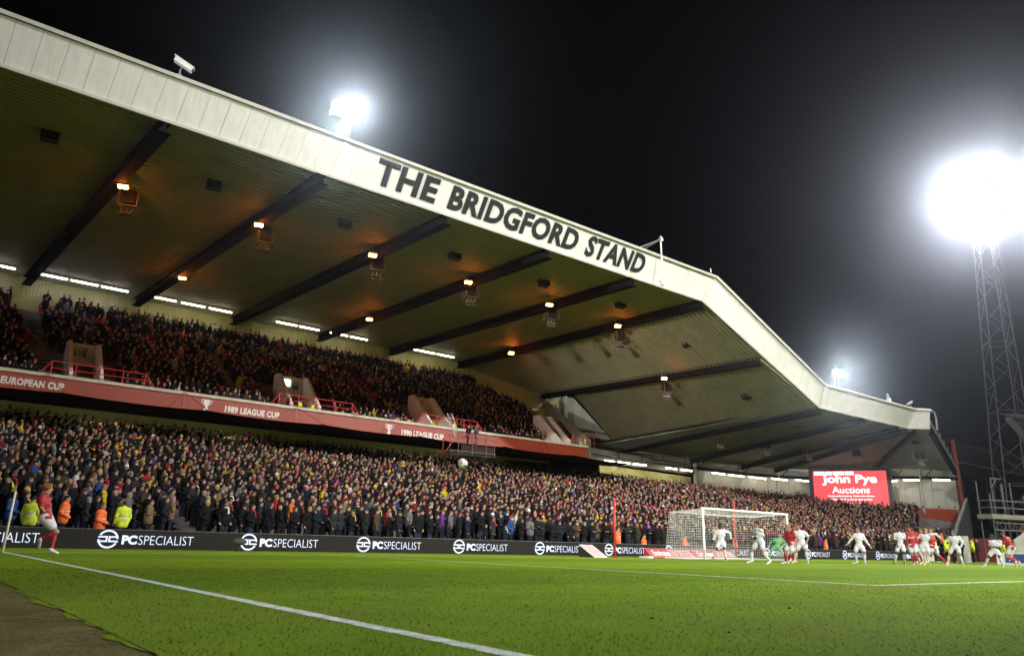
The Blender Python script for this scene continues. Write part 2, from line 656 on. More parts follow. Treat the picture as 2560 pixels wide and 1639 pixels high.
# --- roof sheets (real corrugation) and beams
FR = [(-9.5, 35), (-1.6, 35), (6.44, 35), (14.42, 35), (22.4, 35), (30.5, 35), (38.7, 35), (46.55, 35)]
RE = [(-11.5, 66.5), (-3.6, 66.5), (4.4, 66.5), (12.2, 66.5), (20.2, 66.5), (28.4, 66.5), (36.2, 66.5), (44.6, 66.5)]
ZH = 19.46
edges = [(W(f[0], f[1], ZH), W(r[0], r[1], ZH)) for f, r in zip(FR, RE)]
edges += [(W(53.9, 35, 16.05), W(51.9, 61.2, 16.35)), (W(62.65, 35, 13.05), W(60.5, 57.5, 11.0))]
low = [(W(62.65, 35, 13.05), W(57.0, 57.5, 11.0)), (W(70.6, 35, 13.0), W(69.0, 54.6, 10.3)), (W(77.4, 35, 13.0), W(78.0, 54.4, 10.3)),
       (W(79.3, 35, 13.0), W(83.5, 53.3, 10.3)), (W(80.0, 34.6, 13.0), W(91.5, 45.5, 10.25)), (W(81.2, 33.6, 13.0), W(98.5, 38.5, 10.2))]


def sheet(l, r, n, m, depth=0.11):
    mb = MB()
    V = []
    fr = [(0.0, 0), (0.42, 0), (0.5, 1), (0.92, 1)]
    for i in range(n):
        for q, up in fr:
            t = (i + q) / n
            for e in (l, r):
                p = e[0].lerp(e[1], t)
                V.append((p.x, p.y, p.z - depth * (1 - up)))
    F = [(2 * i, 2 * i + 1, 2 * i + 3, 2 * i + 2) for i in range(4 * n - 1)]
    mb.quads(V, F)
    # upper skin
    up_ = Vector((0, 0, .25))
    for i in range(24):
        a, b = i / 24, (i + 1) / 24
        mb.poly([l[0].lerp(l[1], a) + up_, r[0].lerp(r[1], a) + up_, r[0].lerp(r[1], b) + up_, l[0].lerp(l[1], b) + up_])
    return sb(mb, 'roof_sheet', m)


for i in range(len(edges) - 1):
    if i < 7:
        sheet(edges[i], edges[i + 1], 96, M_ROOF)
    else:
        l_ = edges[i]
        if i == 8:
            l_ = (l_[0], l_[0].lerp(l_[1], .83))
        sheet(l_, edges[i + 1], 72, M_ROOF, .23)
for i in range(len(low) - 1):
    sheet(low[i], low[i + 1], 70, M_ROOF2)


def beam(e, w=0.60, h=0.66, dz=0.40):
    mb = MB()
    a, b = e[0] - Vector((0, 0, dz)), e[1] - Vector((0, 0, dz))
    mb.bar(a + Vector((0, 0, h / 2 - .02)), b + Vector((0, 0, h / 2 - .02)), w, 0.04)
    mb.bar(a - Vector((0, 0, h / 2 - .02)), b - Vector((0, 0, h / 2 - .02)), w, 0.04)
    mb.bar(a, b, 0.06, h - .08)
    return sb(mb, 'roof_beam', M_BEAM)


for e in edges:
    beam(e)
for e in low[1:]:
    beam(e, .45, .5, .3)

# --- upper deck wall behind the back row: corrugated strip and plain strip
REARW = [(-12, 66.2), (44.6, 66.2), (51.9, 61.0), (53.5, 60.2)]
ZW = [(19.4, 18.0, 16.0), (19.4, 18.0, 16.0), (16.4, 15.2, 13.6), (15.6, 14.6, 13.0)]
mb, mb2 = MB(), MB()
for i in range(3):
    (x0, d0), (x1, d1) = REARW[i], REARW[i + 1]
    n = int(math.hypot(x1 - x0, d1 - d0) / 0.24)
    for k in range(n):
        for q, (off0, off1) in ((0, (0, 0)), (.5, (0.06, 0.06))):
            pass
        t = [k / n, (k + .45) / n, (k + .55) / n, (k + .95) / n, (k + 1) / n]
        of = [0, 0, .06, .06, 0]
        for a in range(4):
            pa = [x0 + (x1 - x0) * t[a], d0 + (d1 - d0) * t[a] - of[a]]
            pb = [x0 + (x1 - x0) * t[a + 1], d0 + (d1 - d0) * t[a + 1] - of[a + 1]]
            za = [ZW[i][j] + (ZW[i + 1][j] - ZW[i][j]) * t[a] for j in range(3)]
            zb = [ZW[i][j] + (ZW[i + 1][j] - ZW[i][j]) * t[a + 1] for j in range(3)]
            mb.poly([W(pa[0], pa[1], za[1]), W(pb[0], pb[1], zb[1]), W(pb[0], pb[1], zb[0]), W(pa[0], pa[1], za[0])])
    mb2.prism([W(x0, d0 - .1, ZW[i][2]), W(x1, d1 - .1, ZW[i + 1][2]), W(x1, d1 - .1, ZW[i + 1][1]), W(x0, d0 - .1, ZW[i][1])], (0, .1, 0))
sb(mb, 'rear_cladding', M_CLAD)
sb(mb2, 'rear_wall', M_CLAD)

# --- upper tier terrace
UF, UR = 54.3, 66.0
NU = 17
ZU0, ZU1 = 9.25, 16.6


def upper_end(d):
    """right hand end of the upper tier at distance d"""
    return 51.4 + (d - 53.6) * 0.02


mb = MB()
for i in range(NU):
    d0 = UF + (UR - UF) * i / NU
    d1 = UF + (UR - UF) * (i + 1) / NU
    z = ZU0 + (ZU1 - ZU0) * i / (NU - 1)
    zb = z - (ZU1 - ZU0) / (NU - 1)
    mb.poly([W(-12, d0, z), W(53, d0, z), W(53, d1, z), W(-12, d1, z)])
    mb.poly([W(-12, d0, zb), W(53, d0, zb), W(53, d0, z), W(-12, d0, z)])
sb(mb, 'upper_terrace', M_STEP)
# underside of the upper deck and the wall behind the lower tier
mb = MB()
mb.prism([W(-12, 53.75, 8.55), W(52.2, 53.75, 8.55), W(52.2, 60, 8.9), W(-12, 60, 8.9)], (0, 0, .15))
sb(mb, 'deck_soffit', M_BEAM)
wallp = [(-12, 59.2), (3, 59.2), (11.0, 59.2), (19, 59.2), (27, 59.2), (35, 59.2), (43, 59.2), (52, 59.2)]
for i in range(len(wallp) - 1):
    a, b = wallp[i], wallp[i + 1]
    mb = MB().prism([W(a[0] + .03, a[1], 4.5), W(b[0] - .03, b[1], 4.5), W(b[0] - .03, b[1], 8.87), W(a[0] + .03, a[1], 8.87)], (0, .2, 0))
    sb(mb, 'concourse_wall_panel', M_YWALL)

# --- balcony front
BD = 53.6
mb = MB().prism([W(-12, BD, 8.57), W(51.8, BD, 8.57), W(51.8, BD, 9.8), W(-12, BD, 9.8)], (0, .14, 0))
balc = sb(mb, 'balcony_front', M_RED)
mb = MB().bar(W(-12, BD + .06, 9.9), W(51.9, BD + .06, 9.9), .34, .2)
sb(mb, 'balcony_coping', M_COPE)
for x0, x1 in ((-11.6, 1.5), (16.5, 31.0), (32.5, 40.0)):
    pass
BY = CY + BD - .012


def bal_text(s, x0, x1, z0, z1):
    t = text_obj('balcony_lettering', s, x1 - x0, z1 - z0, M_OFFW, stand, (x0, BY, z0), bold=.05, depth=.012, space=1.08)
    t.location = SB


bal_text('EUROPEAN CUP', 0.98, 4.32, 9.04, 9.50)
bal_text('1989 LEAGUE CUP', 14.27, 18.24, 8.94, 9.42)
bal_text('1990 LEAGUE CUP', 28.57, 32.66, 8.80, 9.34)


def cup(x, z0, z1, w):
    h = z1 - z0
    prof = [(-.46, 1), (.46, 1), (.44, .8), (.36, .6), (.16, .42), (.14, .36), (.3, .32), (.32, .14), (.5, .0), (-.5, .0), (-.32, .14), (-.3, .32), (-.14, .36), (-.16, .42), (-.36, .6), (-.44, .8)]
    mb = MB().prism([(x + px * w * .62, BY, z0 + pz * h) for px, pz in prof], (0, -.012, 0))
    for s in (-1, 1):
        pts = [(.44, .95), (.66, .98), (.74, .88), (.60, .70), (.36, .58)]
        for (a, b), (c, d) in zip(pts[:-1], pts[1:]):
            mb.bar((x + s * a * w * .62, BY - .006, z0 + b * h), (x + s * c * w * .62, BY - .006, z0 + d * h), .012, .045, (0, 0, 1))
    sb(mb, 'cup_emblem', M_OFFW)


cup(13.0, 8.80, 9.66, .78)
cup(27.4, 8.70, 9.60, .80)
# maroon catch net on stays in front of the balcony
apx = [-4.2, 3.33, 11.44, 19.44, 27.43, 35.7, 43.6]
tips = []
for x in apx:
    tips.append(Vector((x + .5, CY + 49.4, 8.26)))
tips = [Vector((-12, CY + 49.4, 8.26))] + tips + [Vector((51.6 + CX + 2.35, CY + 49.9, 8.26))]
mb = MB()
for a, b in zip(tips[:-1], tips[1:]):
    n = 8
    for k in range(n):
        rows = []
        for t in (k / n, (k + 1) / n):
            sag = 4 * t * (1 - t) * 0.10
            o = a.lerp(b, t)
            o = Vector((o.x, o.y + sag * .8, o.z - sag))
            inn = Vector((o.x, CY + BD - .05, 8.60))
            mid = o.lerp(inn, .5) - Vector((0, 0, .38 + sag * .5))
            rows.append((o, mid, inn))
        for j in range(2):
            mb.poly([rows[0][j], rows[1][j], rows[1][j + 1], rows[0][j + 1]])
sb(mb, 'catch_net', M_NETTING)
for x, t in zip(apx, tips[1:-1]):
    mb = MB()
    ap = Vector((x, CY + BD - .08, 9.95))
    mb.tube(ap, t, .022, 5)
    mb.tube(ap, Vector((x + .05, CY + BD - .2, 8.55)), .015, 5)
    mb.tube(ap, t + Vector((-3.4, .3, -.1)), .012, 4)
    sb(mb, 'net_stay', M_RAIL)
    mb = MB().bar(Vector((x - .9, CY + BD - .1, 8.2)), t, .08, .1)
    sb(mb, 'net_strut', M_NETTING)

# --- exit portals through the upper tier
PORT = [(4.75, 6.3, 'EXIT', '21'), (19.45, 21.5, 'EXIT', None), (31.9, 33.6, 'EXIT', None), (46.6, 47.8, 'EXIT', None)]
for k, (x0, x1, t1, t2) in enumerate(PORT):
    for x in (x0 - .22, x1):
        mb = MB().prism([(x, CY + 54.25, 8.9), (x, CY + 58.2, 8.9), (x, CY + 58.2, 13.15), (x, CY + 57.2, 13.1), (x, CY + 54.25, 10.35)], (.22, 0, 0))
        sb(mb, 'portal_wall', M_PINK)
    mb = MB().prism([(x0, CY + 57.9, 9.0), (x1, CY + 57.9, 9.0), (x1, CY + 57.9, 13.1), (x0, CY + 57.9, 13.1)], (0, .25, 0))
    pw = sb(mb, 'portal_back_wall', M_PINK)
    if k != 1:
        w = .62
        xm = (x0 + x1) / 2 - .1
        mb = MB().box((xm, CY + 57.86, 12.55), (w + .12, .04, .66))
        mb2 = sb(mb, 'exit_sign', M_GREEN)
        t = text_obj('lettering', t1, w, .3, M_WHITE, mb2, (xm - w / 2, CY + 57.83, 12.55), bold=.02, depth=.006)
        if t2:
            t = text_obj('lettering', t2, w * .55, .24, M_WHITE, mb2, (xm - w / 2 + .05, CY + 57.83, 12.27), bold=.02, depth=.006)
    else:
        xm = (x0 + x1) / 2
        mb = MB().box((xm - .25, CY + 57.86, 12.6), (.55, .05, .5))
        sb(mb, 'portal_light', mat('portal_lamp', (1, 1, 1), .5, emit=(.85, 1, .97), estr=3))
        mb = MB().box((xm + .45, CY + 57.86, 12.45), (.5, .04, .66))
        s_ = sb(mb, 'exit_sign', M_GREEN)
        text_obj('lettering', 'EXIT', .44, .28, M_WHITE, s_, (xm + .23, CY + 57.83, 12.45), bold=.02, depth=.006)
    # flight of steps on either side of the mouth
    for xs, xe in ((x0 - 1.45, x0 - .25), (x1 + .25, x1 + 1.35)):
        for j in range(6 if k < 3 else 3):
            mb = MB().box(((xs + xe) / 2, CY + 54.5 + j * .35, 9.35 + j * .2 - .1), (xe - xs, .34, .2))
            sb(mb, 'stair_step', M_NOSE)
    # red guard rail along the balcony
    mb = MB()
    xa, xb = x0 - 1.3, x1 + 2.6
    yy = CY + 53.75
    pts = [(xa - .5, 10.1), (xa, 10.85), (xb, 10.85), (xb + .6, 10.1)]
    if k == 3:
        pts = [(47.4, 10.1), (47.8, 10.95), (50.6, 10.95), (50.6, 10.0)]
        xa, xb = 47.8, 50.6
    mb.path([(x, yy, z) for x, z in pts], .035, 6)
    mb.tube((xa, yy, 10.42), (xb + .3, yy, 10.42), .03, 6)
    n = 4 if k < 3 else 2
    for j in range(n + 1):
        x = xa + (xb - xa) * j / n
        mb.tube((x, yy, 9.95), (x, yy, 10.85), .035, 6)
    sb(mb, 'guard_rail', M_RAIL)

# bright stair running up the far left of the upper tier
for j in range(19):
    d = 54.6 + j * .62
    mb = MB().box(((CX + 4.0 + 1.9 - j * .075), CY + d, 9.45 + j * .385), (1.25, .34, .1))
    sb(mb, 'stair_step', mat('stair_tread', (.30, .29, .27), .8, var=.2, scale=3))
for xs in (20.9, 33.4):
    for j in range(12):
        mb = MB().box((CX + xs - 3.0 + .04 * j, CY + 56.0 + j * .62, 10.35 + j * .385), (1.0, .3, .09))
        sb(mb, 'stair_step', MATS['stair_tread'])

# --- end wall of the upper tier and grey bulkhead above the lower tier
XE = 49.9
mb = MB().prism([(XE, CY + 53.6, 8.6), (XE, CY + 60.5, 12.0), (XE, CY + 60.5, 15.7), (XE, CY + 53.6, 10.6)], (.2, 0, 0))
sb(mb, 'end_parapet', M_BROWN)
SW = [(50.4, 65.5), (56.0, 60.0), (60.0, 57.6)]
for (a, b, zt0, zt1, zb) in ((SW[0], SW[1], 17.3, 16.2, 9.2), (SW[1], SW[2], 16.2, 11.3, 9.2), (SW[2], (69.5, 54.9), 11.3, 10.7, 8.6)):
    n = 4
    for k in range(n):
        p0 = [a[j] + (b[j] - a[j]) * (k + .01) / n for j in (0, 1)]
        p1 = [a[j] + (b[j] - a[j]) * (k + .99) / n for j in (0, 1)]
        h0, h1 = zt0 + (zt1 - zt0) * k / n, zt0 + (zt1 - zt0) * (k + 1) / n
        mb = MB().prism([W(p0[0], p0[1], zb), W(p1[0], p1[1], zb), W(p1[0], p1[1], h1), W(p0[0], p0[1], h0)], (0, .12, 0))
        sb(mb, 'side_wall_panel', M_SIDE)
mb = MB().tube(W(54.6, 59.9, 12.6), W(54.5, 59.9, 16.2), .34, 14)
sb(mb, 'round_column', M_SIDE)
mb = MB()
mb.bar(W(51.4, 60.6, 15.9), W(54.3, 60.0, 13.9), .2, .2)
mb.bar(W(51.9, 60.6, 14.6), W(53.6, 60.0, 16.2), .2, .2)
mb.bar(W(55.2, 59.8, 13.2), W(60.0, 57.3, 12.4), .14, .14)
sb(mb, 'wall_bracing', M_BROWN)
# lit louvred window in the gap
for k in range(14):
    x = 51.2 + k * .22
    mb = MB().prism([W(x, 60.7, 14.9 - k * .07), W(x + .14, 60.7, 14.9 - k * .07), W(x + .14, 60.7, 16.3), W(x, 60.7, 16.3)], (0, .05, 0))
    sb(mb, 'louvre', M_CLAD)
# bulkhead: sloping grey box over the glazed lounge, lit strip under it
mb = MB().prism([W(52.0, 54.6, 8.75), W(69.5, 54.6, 8.55), W(69.5, 54.6, 9.1), W(62.5, 54.6, 9.75), W(52.0, 54.6, 10.1)], (0, 2.4, 0))
sb(mb, 'bulkhead', M_SIDE)
mb = MB().prism([W(55.0, 55.0, 7.75), W(69.5, 55.0, 7.1), W(69.5, 55.0, 8.3), W(55.0, 55.0, 8.55)], (0, .15, 0))
sb(mb, 'lounge_fascia', M_CLAD)
mb = MB().prism([W(46.0, 59.0, 4.5), W(68.8, 55.8, 4.0), W(68.8, 55.8, 8.5), W(46.0, 59.0, 8.5)], (0, .3, 0))
sb(mb, 'lounge_window', M_BLACK)
mb = MB()
mb.path([W(51.0, 54.3, 9.5), W(56, 54.3, 9.3), W(61, 54.3, 9.25), W(69.8, 53.9, 9.2)], .06, 8)
mb.path([W(56, 54.2, 9.9), W(61, 54.2, 9.75), W(68, 54.0, 9.5)], .05, 8)
for x in (57, 60.5, 64, 67.5):
    mb.tube(W(x, 54.25, 9.25), W(x, 54.25, 10.2), .04, 6)
sb(mb, 'service_pipes', M_BEAM)

# --- rear wall of the low part, panel by panel, with columns and a dark beam
LW = [(69.5, 54.6), (78, 54.6), (84.0, 53.4), (88.4, 51.4), (90.6, 47.4), (92.4, 43.6), (94.6, 41.2), (98.0, 38.4)]
mbeam = MB()
for i in range(len(LW) - 1):
    a, b = LW[i], LW[i + 1]
    L = math.hypot(b[0] - a[0], b[1] - a[1])
    n = max(1, round(L / 1.6))
    nrm = Vector((-(b[1] - a[1]), b[0] - a[0], 0)).normalized() * .12
    for k in range(n):
        t0, t1 = (k + .012) / n, (k + .988) / n
        p0 = (a[0] + (b[0] - a[0]) * t0, a[1] + (b[1] - a[1]) * t0)
        p1 = (a[0] + (b[0] - a[0]) * t1, a[1] + (b[1] - a[1]) * t1)
        mb = MB().prism([W(*p0, 2.5), W(*p1, 2.5), W(*p1, 10.4), W(*p0, 10.4)], nrm)
        sb(mb, 'rear_wall_panel', M_PALE)
    mbeam.bar(W(a[0] - nrm.x, a[1] - nrm.y - .2, 9.3), W(b[0] - nrm.x, b[1] - nrm.y - .2, 9.3), .2, .34)
    mb = MB().box(W(a[0] - nrm.x * 2, a[1] - .3, 6.7), (.22, .22, 7.2))
    sb(mb, 'wall_column', M_PALE)
sb(mbeam, 'wall_beam', M_BEAM)
mb = MB()
for i in range(len(LW) - 1):
    a, b = LW[i], LW[i + 1]
    mb.tube(W(a[0], a[1] - .5, 9.1), W(a[0] + .1, a[1] - 1.6, 10.1), .05, 6)
sb(mb, 'conduit', M_BEAM)
# red tarpaulin over the empty end seats, red end column, sloping end wall
mb = MB().prism([W(90.5, 42.0, 3.1), W(97.2, 38.2, 3.0), W(97.6, 38.6, 5.7), W(91.4, 43.6, 5.9)], (.05, .1, 0))
sb(mb, 'red_cover', M_RED)
for k in range(5):
    t = k / 4
    mb = MB().box(W(91.2 + 6.0 * t, 43.2 - 4.6 * t, 5.95), (.12, .12, .2))
    sb(mb, 'cover_clip', M_DARK)
mb = MB().tube(W(98.8, 38.2, 0), W(98.3, 38.3, 14.0), .28, 10)
sb(mb, 'end_column', M_RED)
mb = MB().prism([W(98.6, 37.9, 0), W(98.6, 37.9, 6.9), W(88.3, 35.3, 3.3), W(84.9, 34.5, 1.5), W(84.9, 34.5, 0)], (.06, -.3, 0))
sb(mb, 'end_wall', mat('end_wall_grey', (.11, .11, .12), .7, var=.1, scale=1))
mb = MB()
mb.bar(W(98.6, 37.75, 7.0), W(88.3, 35.15, 3.4), .3, .12)
mb.bar(W(88.3, 35.15, 3.4), W(84.9, 34.35, 1.6), .3, .12)
sb(mb, 'end_wall_coping', mat('wall_coping', (.2, .19, .15), .8, var=.2, scale=2))
# roof verge running back from the low corner, and its bird spikes
mb = MB().bar(W(81.2, 33.6, 13.6), W(98.6, 38.4, 10.4), .25, .5)
sb(mb, 'roof_verge', M_GALV)
mb = MB()
for k in range(5):
    t = .25 + .14 * k
    p = W(81.2, 33.6, 13.8).lerp(W(98.6, 38.4, 10.6), t)
    mb.tube(p, p + Vector((.15, 0, .9)), .06, 5, .03)
sb(mb, 'verge_posts', M_CLAD)

# --- lower terrace (curves round the corner)
LOWK = [(-12, 33.0, -12, 58.2), (52, 33.0, 51.5, 58.2), (54, 33.0, 54, 54.0), (68, 33.0, 79, 53.8), (74, 33.2, 86.8, 50.6), (79, 33.7, 91.2, 43.4), (84.3, 34.6, 97.0, 38.3)]


def low_pt(s, t):
    """s = knot position along the front, t = 0 front row .. 1 back row"""
    i = min(int(s), len(LOWK) - 2)
    k = s - i
    a, b = LOWK[i], LOWK[i + 1]
    q = [a[j] + (b[j] - a[j]) * k for j in range(4)]
    return q[0] + (q[2] - q[0]) * t, q[1] + (q[3] - q[1]) * t


def low_rear_z(s):
    return [6.55, 6.35, 5.8, 5.7, 5.5, 4.85, 4.2][int(round(s))] if abs(s - round(s)) < 1e-6 else np.interp(s, range(7), [6.55, 6.35, 5.8, 5.7, 5.5, 4.85, 4.2])


NL = 30
mb = MB()
for i in range(NL):
    for k in range(6):
        z0, z1 = [0.22 + (low_rear_z(k + j) - .22) * i / (NL - 1) for j in (0, 1)]
        st0, st1 = [(low_rear_z(k + j) - .22) / (NL - 1) for j in (0, 1)]
        t0, t1 = i / NL, (i + 1) / NL
        a, b = low_pt(k, t0), low_pt(k + 1, t0)
        c, d = low_pt(k + 1, t1), low_pt(k, t1)
        mb.poly([W(*a, z0), W(*b, z1), W(*c, z1), W(*d, z0)])
        mb.poly([W(*a, z0 - st0), W(*b, z1 - st1), W(*b, z1), W(*a, z0)])
sb(mb, 'lower_terrace', M_STEP)
mb = MB().prism([W(-12, 32.6, 0), W(70, 32.6, 0), W(70, 32.6, .5), W(-12, 32.6, .5)], (0, .15, 0))
sb(mb, 'front_wall', M_CONC)

# lamps under the deck that light the concourse wall
for i, (x, n) in enumerate(((-1.0, 'leftmost'), (9.5, 'second from left'), (17.5, 'third from left'), (33.0, 'fourth from left'), (39.5, 'rightmost'))):
    t = empty('soffit_lamp', W(x, 54.0, 8.47), 0, 'lamp under the balcony deck by the yellow wall, %s' % n, 'lamp', 'lamps under the balcony deck')
    MB().box((0, 0, .06), (1.3, .18, .08)).build('fitting', M_DARK, t)
    MB().box((0, 0, 0), (1.2, .12, .05)).build('tube', mat('soffit_glow', (1, 1, 1), .5, emit=(1, .92, .6), estr=90), t)

# ------------------------------------------------------------------ fixtures under the roof
ORD = ['first', 'second', 'third', 'fourth', 'fifth', 'sixth', 'seventh', 'eighth', 'ninth', 'tenth', 'eleventh', 'twelfth', 'thirteenth', 'fourteenth', 'fifteenth']


def speaker_proto():
    t = empty('loudspeaker', (0, 0, 0))
    MB().box((0, 0, -.30), (.78, .5, .55), Matrix.Rotation(R(-14), 3, 'X')).build('cabinet', M_DARK, t)
    MB().box((0, -.262, -.36), (.7, .02, .46), Matrix.Rotation(R(-14), 3, 'X')).build('grille', M_BEAM, t)
    m = MB()
    for s in (-1, 1):
        m.bar((s * .41, .05, .3), (s * .41, 0, -.3), .03, .06, (1, 0, 0))
    m.bar((-.41, .05, .28), (.41, .05, .28), .05, .05)
    m.build('bracket', M_GALV, t)
    return t


SPK = [(.059, .469), (.256, .469), (.454, .47), (.658, .471), (.858, .47), (1.062, .472), (1.269, .427), (1.473, .341), (1.674, .298), (1.877, .301), (2.309, .324)]
spk_d = [39.9] * 6 + [39.9, 39.6, 40.5, 40.5, 36.5]
sp = speaker_proto()
for i, (r, z) in enumerate(SPK):
    o = sp if i == 0 else copy_tree(sp)
    o.location = P(r, spk_d[i], z) + Vector((0, 0, .25))
    o.rotation_euler.z = R(-8)
    tag(o, 'black box loudspeaker under the roof front, %s from the left' % ORD[i], 'loudspeaker', 'black loudspeakers hung along the front of the roof')


def cage_proto(lit=True, horns=2):
    """steel cage hung from the roof with a speaker stack, horn speakers under it"""
    t = empty('speaker_cage', (0, 0, 0))
    w, h = .95, 1.15
    m = MB()
    for x in (-w / 2, w / 2):
        for y in (-w / 2, w / 2):
            m.bar((x, y, .35), (x, y, -h), .045, .045, (1, 0, 0))
    for z in (0, -h):
        for s in (-1, 1):
            m.bar((-w / 2, s * w / 2, z), (w / 2, s * w / 2, z), .045, .045)
            m.bar((s * w / 2, -w / 2, z), (s * w / 2, w / 2, z), .045, .045)
    m.bar((-w / 2, -w / 2, 0), (-w / 2, w / 2, -h), .03, .03)
    m.build('cage_frame', mat('cage_steel', (.24, .20, .17), .5, .3), t)
    MB().box((0, 0, -.55), (.66, .62, .72)).build('speaker_stack', M_DARK, t)
    MB().box((-.1, 0, -.06), (.8, .8, .06)).build('top_plate', mat('cage_plate', (.10, .08, .07), .6), t)
    for k in range(horns):
        x = -.25 + .25 * k
        m = MB()
        m.tube((x, 0, -h), (x - .03, -.06, -h - .2), .05, 8)
        m.tube((x - .03, -.06, -h - .18), (x - .06, -.2, -h - .52), .05, 10, .19, cap=False)
        m.tube((x - .025, -.06, -h - .19), (x - .055, -.195, -h - .515), .03, 10, .17, cap=False)
        m.build('horn', mat('horn_grey', (.24, .24, .19), .5), t)
    return t


CAGE = [(.157, .413), (.336, .413), (.515, .416), (.695, .413), (.877, .412), (1.058, .403), (1.195, .319), (1.366, .233), (1.541, .234), (1.716, .238), (1.954, .252), (2.324, .279)]
CD = [44.3] * 6 + [45.5, 48, 46.5, 45.5, 42.5, 37.0]
cg = cage_proto(horns=3)
for i, (r, z) in enumerate(CAGE):
    o = cg if i == 0 else copy_tree(cg)
    o.location = P(r, CD[i], z) + Vector((0, 0, .62))
    o.rotation_euler.z = R(-20)
    tag(o, 'steel speaker cage with horns hung from the roof, %s from the left' % ORD[i], 'speaker cage', 'speaker cages hung in a row from the roof')


def lamp_proto():
    t = empty('floodlamp', (0, 0, 0))
    MB().box((0, 0, .08), (.54, .3, .14)).build('housing', mat('lamp_housing', (.25, .22, .2), .5), t)
    m = MB().box((0, -.02, -.045), (.46, .22, .08))
    m.build('glowing_lens', M_LAMPO, t)
    MB().bar((0, .1, .12), (0, .1, .85), .05, .05, (1, 0, 0)).build('bracket', M_GALV, t)
    return t


LAMP = [(.147, .429), (.324, .428), (.505, .43), (.688, .429), (.872, .429), (1.053, .424), (1.189, .338), (1.364, .247)]
LD = [44.0] * 6 + [45.2, 47.6]
lp = lamp_proto()
for i, (r, z) in enumerate(LAMP):
    o = lp if i == 0 else copy_tree(lp)
    dl_ = (18.62 - CZ) / z if i < 6 else LD[i] * .962
    o.location = P(r, dl_, z) - Vector((0, 0, .02))
    o.rotation_euler = (R(-30 if i in (5, 6) else -12), 0, R(-20))
    tag(o, 'glowing orange floodlamp beside a roof beam, above the %s speaker cage' % ORD[i], 'floodlamp', 'orange floodlamps in a row under the roof')
for i, (r, z) in enumerate([(.234, .326), (.508, .326), (.785, .321)]):
    o = copy_tree(lp)
    o.location = P(r, (18.62 - CZ) / z, z) - Vector((0, 0, .02))
    o.rotation_euler = (R((-6, -6, -40)[i]), 0, R(-20))
    tag(o, 'small orange floodlamp nearer the back wall, %s from the left' % ORD[i], 'floodlamp', 'orange floodlamps nearer the back wall')


def tube_proto(mt, L=1.75):
    t = empty('tube_light', (0, 0, 0))
    MB().box((0, 0, .09), (L + .1, .16, .09)).build('fitting', mat('tube_fitting', (.5, .5, .45), .5), t)
    MB().tube((-L / 2, 0, 0), (L / 2, 0, 0), .052, 8).build('tube', mt, t)
    return t



TUR = [(.012, .0543), (.0765, .1073), (.1095, .1404), (.1428, .1742), (.2016, .2316), (.2369, .2678), (.2721, .3033), (.3645, .3959), (.399, .4297), (.4463, .4751), (.4786, .5077), (.5709, .5973), (.5997, .6294), (.6327, .6667)]
tp, tc = tube_proto(M_TUBE), tube_proto(M_TUBEW)
seen = set()
GRP = ['bay left of the first dark beam', 'bay between the first and second dark beams', 'bay between the second and third dark beams', 'bay left of the fourth dark beam', 'bay right of the fourth dark beam', 'bay beside the fifth dark beam']
BAY = [0, 1, 1, 1, 2, 2, 2, 3, 3, 4, 4, 5, 5, 5]
for i, (a, b) in enumerate(TUR):
    pr = tc if i < 4 else tp
    o = pr if pr.name not in seen else copy_tree(pr)
    seen.add(pr.name)
    D = 63.7
    o.location = P((a + b) / 2, D, Z=19.12)
    o.scale = ((b - a) * D / 1.85, 1, 1)
    n = BAY[:i + 1].count(BAY[i])
    tag(o, 'lit tube light, %s in the %s' % (ORD[n - 1], GRP[BAY[i]]), 'tube light', 'fluorescent tubes along the back wall of the upper tier')
LTU = [(1.012, 1.039, 54.2), (1.047, 1.082, 54.2), (1.09, 1.128, 54.2), (1.184, 1.219, 54.2), (1.23, 1.267, 54.2), (1.333, 1.377, 53.7), (1.389, 1.447, 53.7), (1.462, 1.532, 53.4), (1.552, 1.618, 52.5), (1.65, 1.706, 51.3), (2.121, 2.166, 43.3), (2.202, 2.303, 41.2), (2.388, 2.512, 38.6)]
for i, (a, b, D) in enumerate(LTU):
    o = copy_tree(tp)
    D -= .35
    p0, p1 = P(a, D + (.6 if i > 9 else 0), Z=8.82), P(b, D - (.6 if i > 9 else 0), Z=8.82)
    o.location = (p0 + p1) / 2
    d = p1 - p0
    o.rotation_euler.z = math.atan2(d.y, d.x)
    o.scale = (d.length / 1.85, 1, 1)
    where = 'on the bulkhead right of the balcony' if i < 5 else ('on the pale wall left of the big screen' if i < 10 else 'on the pale wall right of the big screen')
    n = i if i < 5 else (i - 5 if i < 10 else i - 10)
    tag(o, 'lit tube light %s, %s from the left' % (where, ORD[n]), 'tube light', 'fluorescent tubes over the back of the lower tier')


# cameras and poles on the roof edge
def cctv(loc, rz, label, s=1.0):
    t = empty('security_camera', loc, rz, label, 'security camera')
    m = MB()
    m.tube((0, 0, -.1), (0, 0, .22 * s), .04, 8)
    m.tube((0, 0, .22 * s), (.06, 0, .36 * s), .03, 8)
    m.box((0, 0, -.06), (.22, .22, .06))
    m.build('mount', M_GALV, t)
    m = MB()
    rot = Matrix.Rotation(R(28), 3, 'Y')
    m.box((.12, 0, .50 * s), (.78 * s, .24 * s, .2 * s), rot)
    m.build('camera_housing', M_WHITE, t)
    m = MB().box((.14, 0, .50 * s + .11 * s), (.9 * s, .28 * s, .025), rot)
    m.build('sun_shield', M_WHITE, t)
    MB().tube((.44 * s, 0, .34 * s), (.48 * s, 0, .32 * s), .08 * s, 10).build('lens', M_DARK, t)
    return t


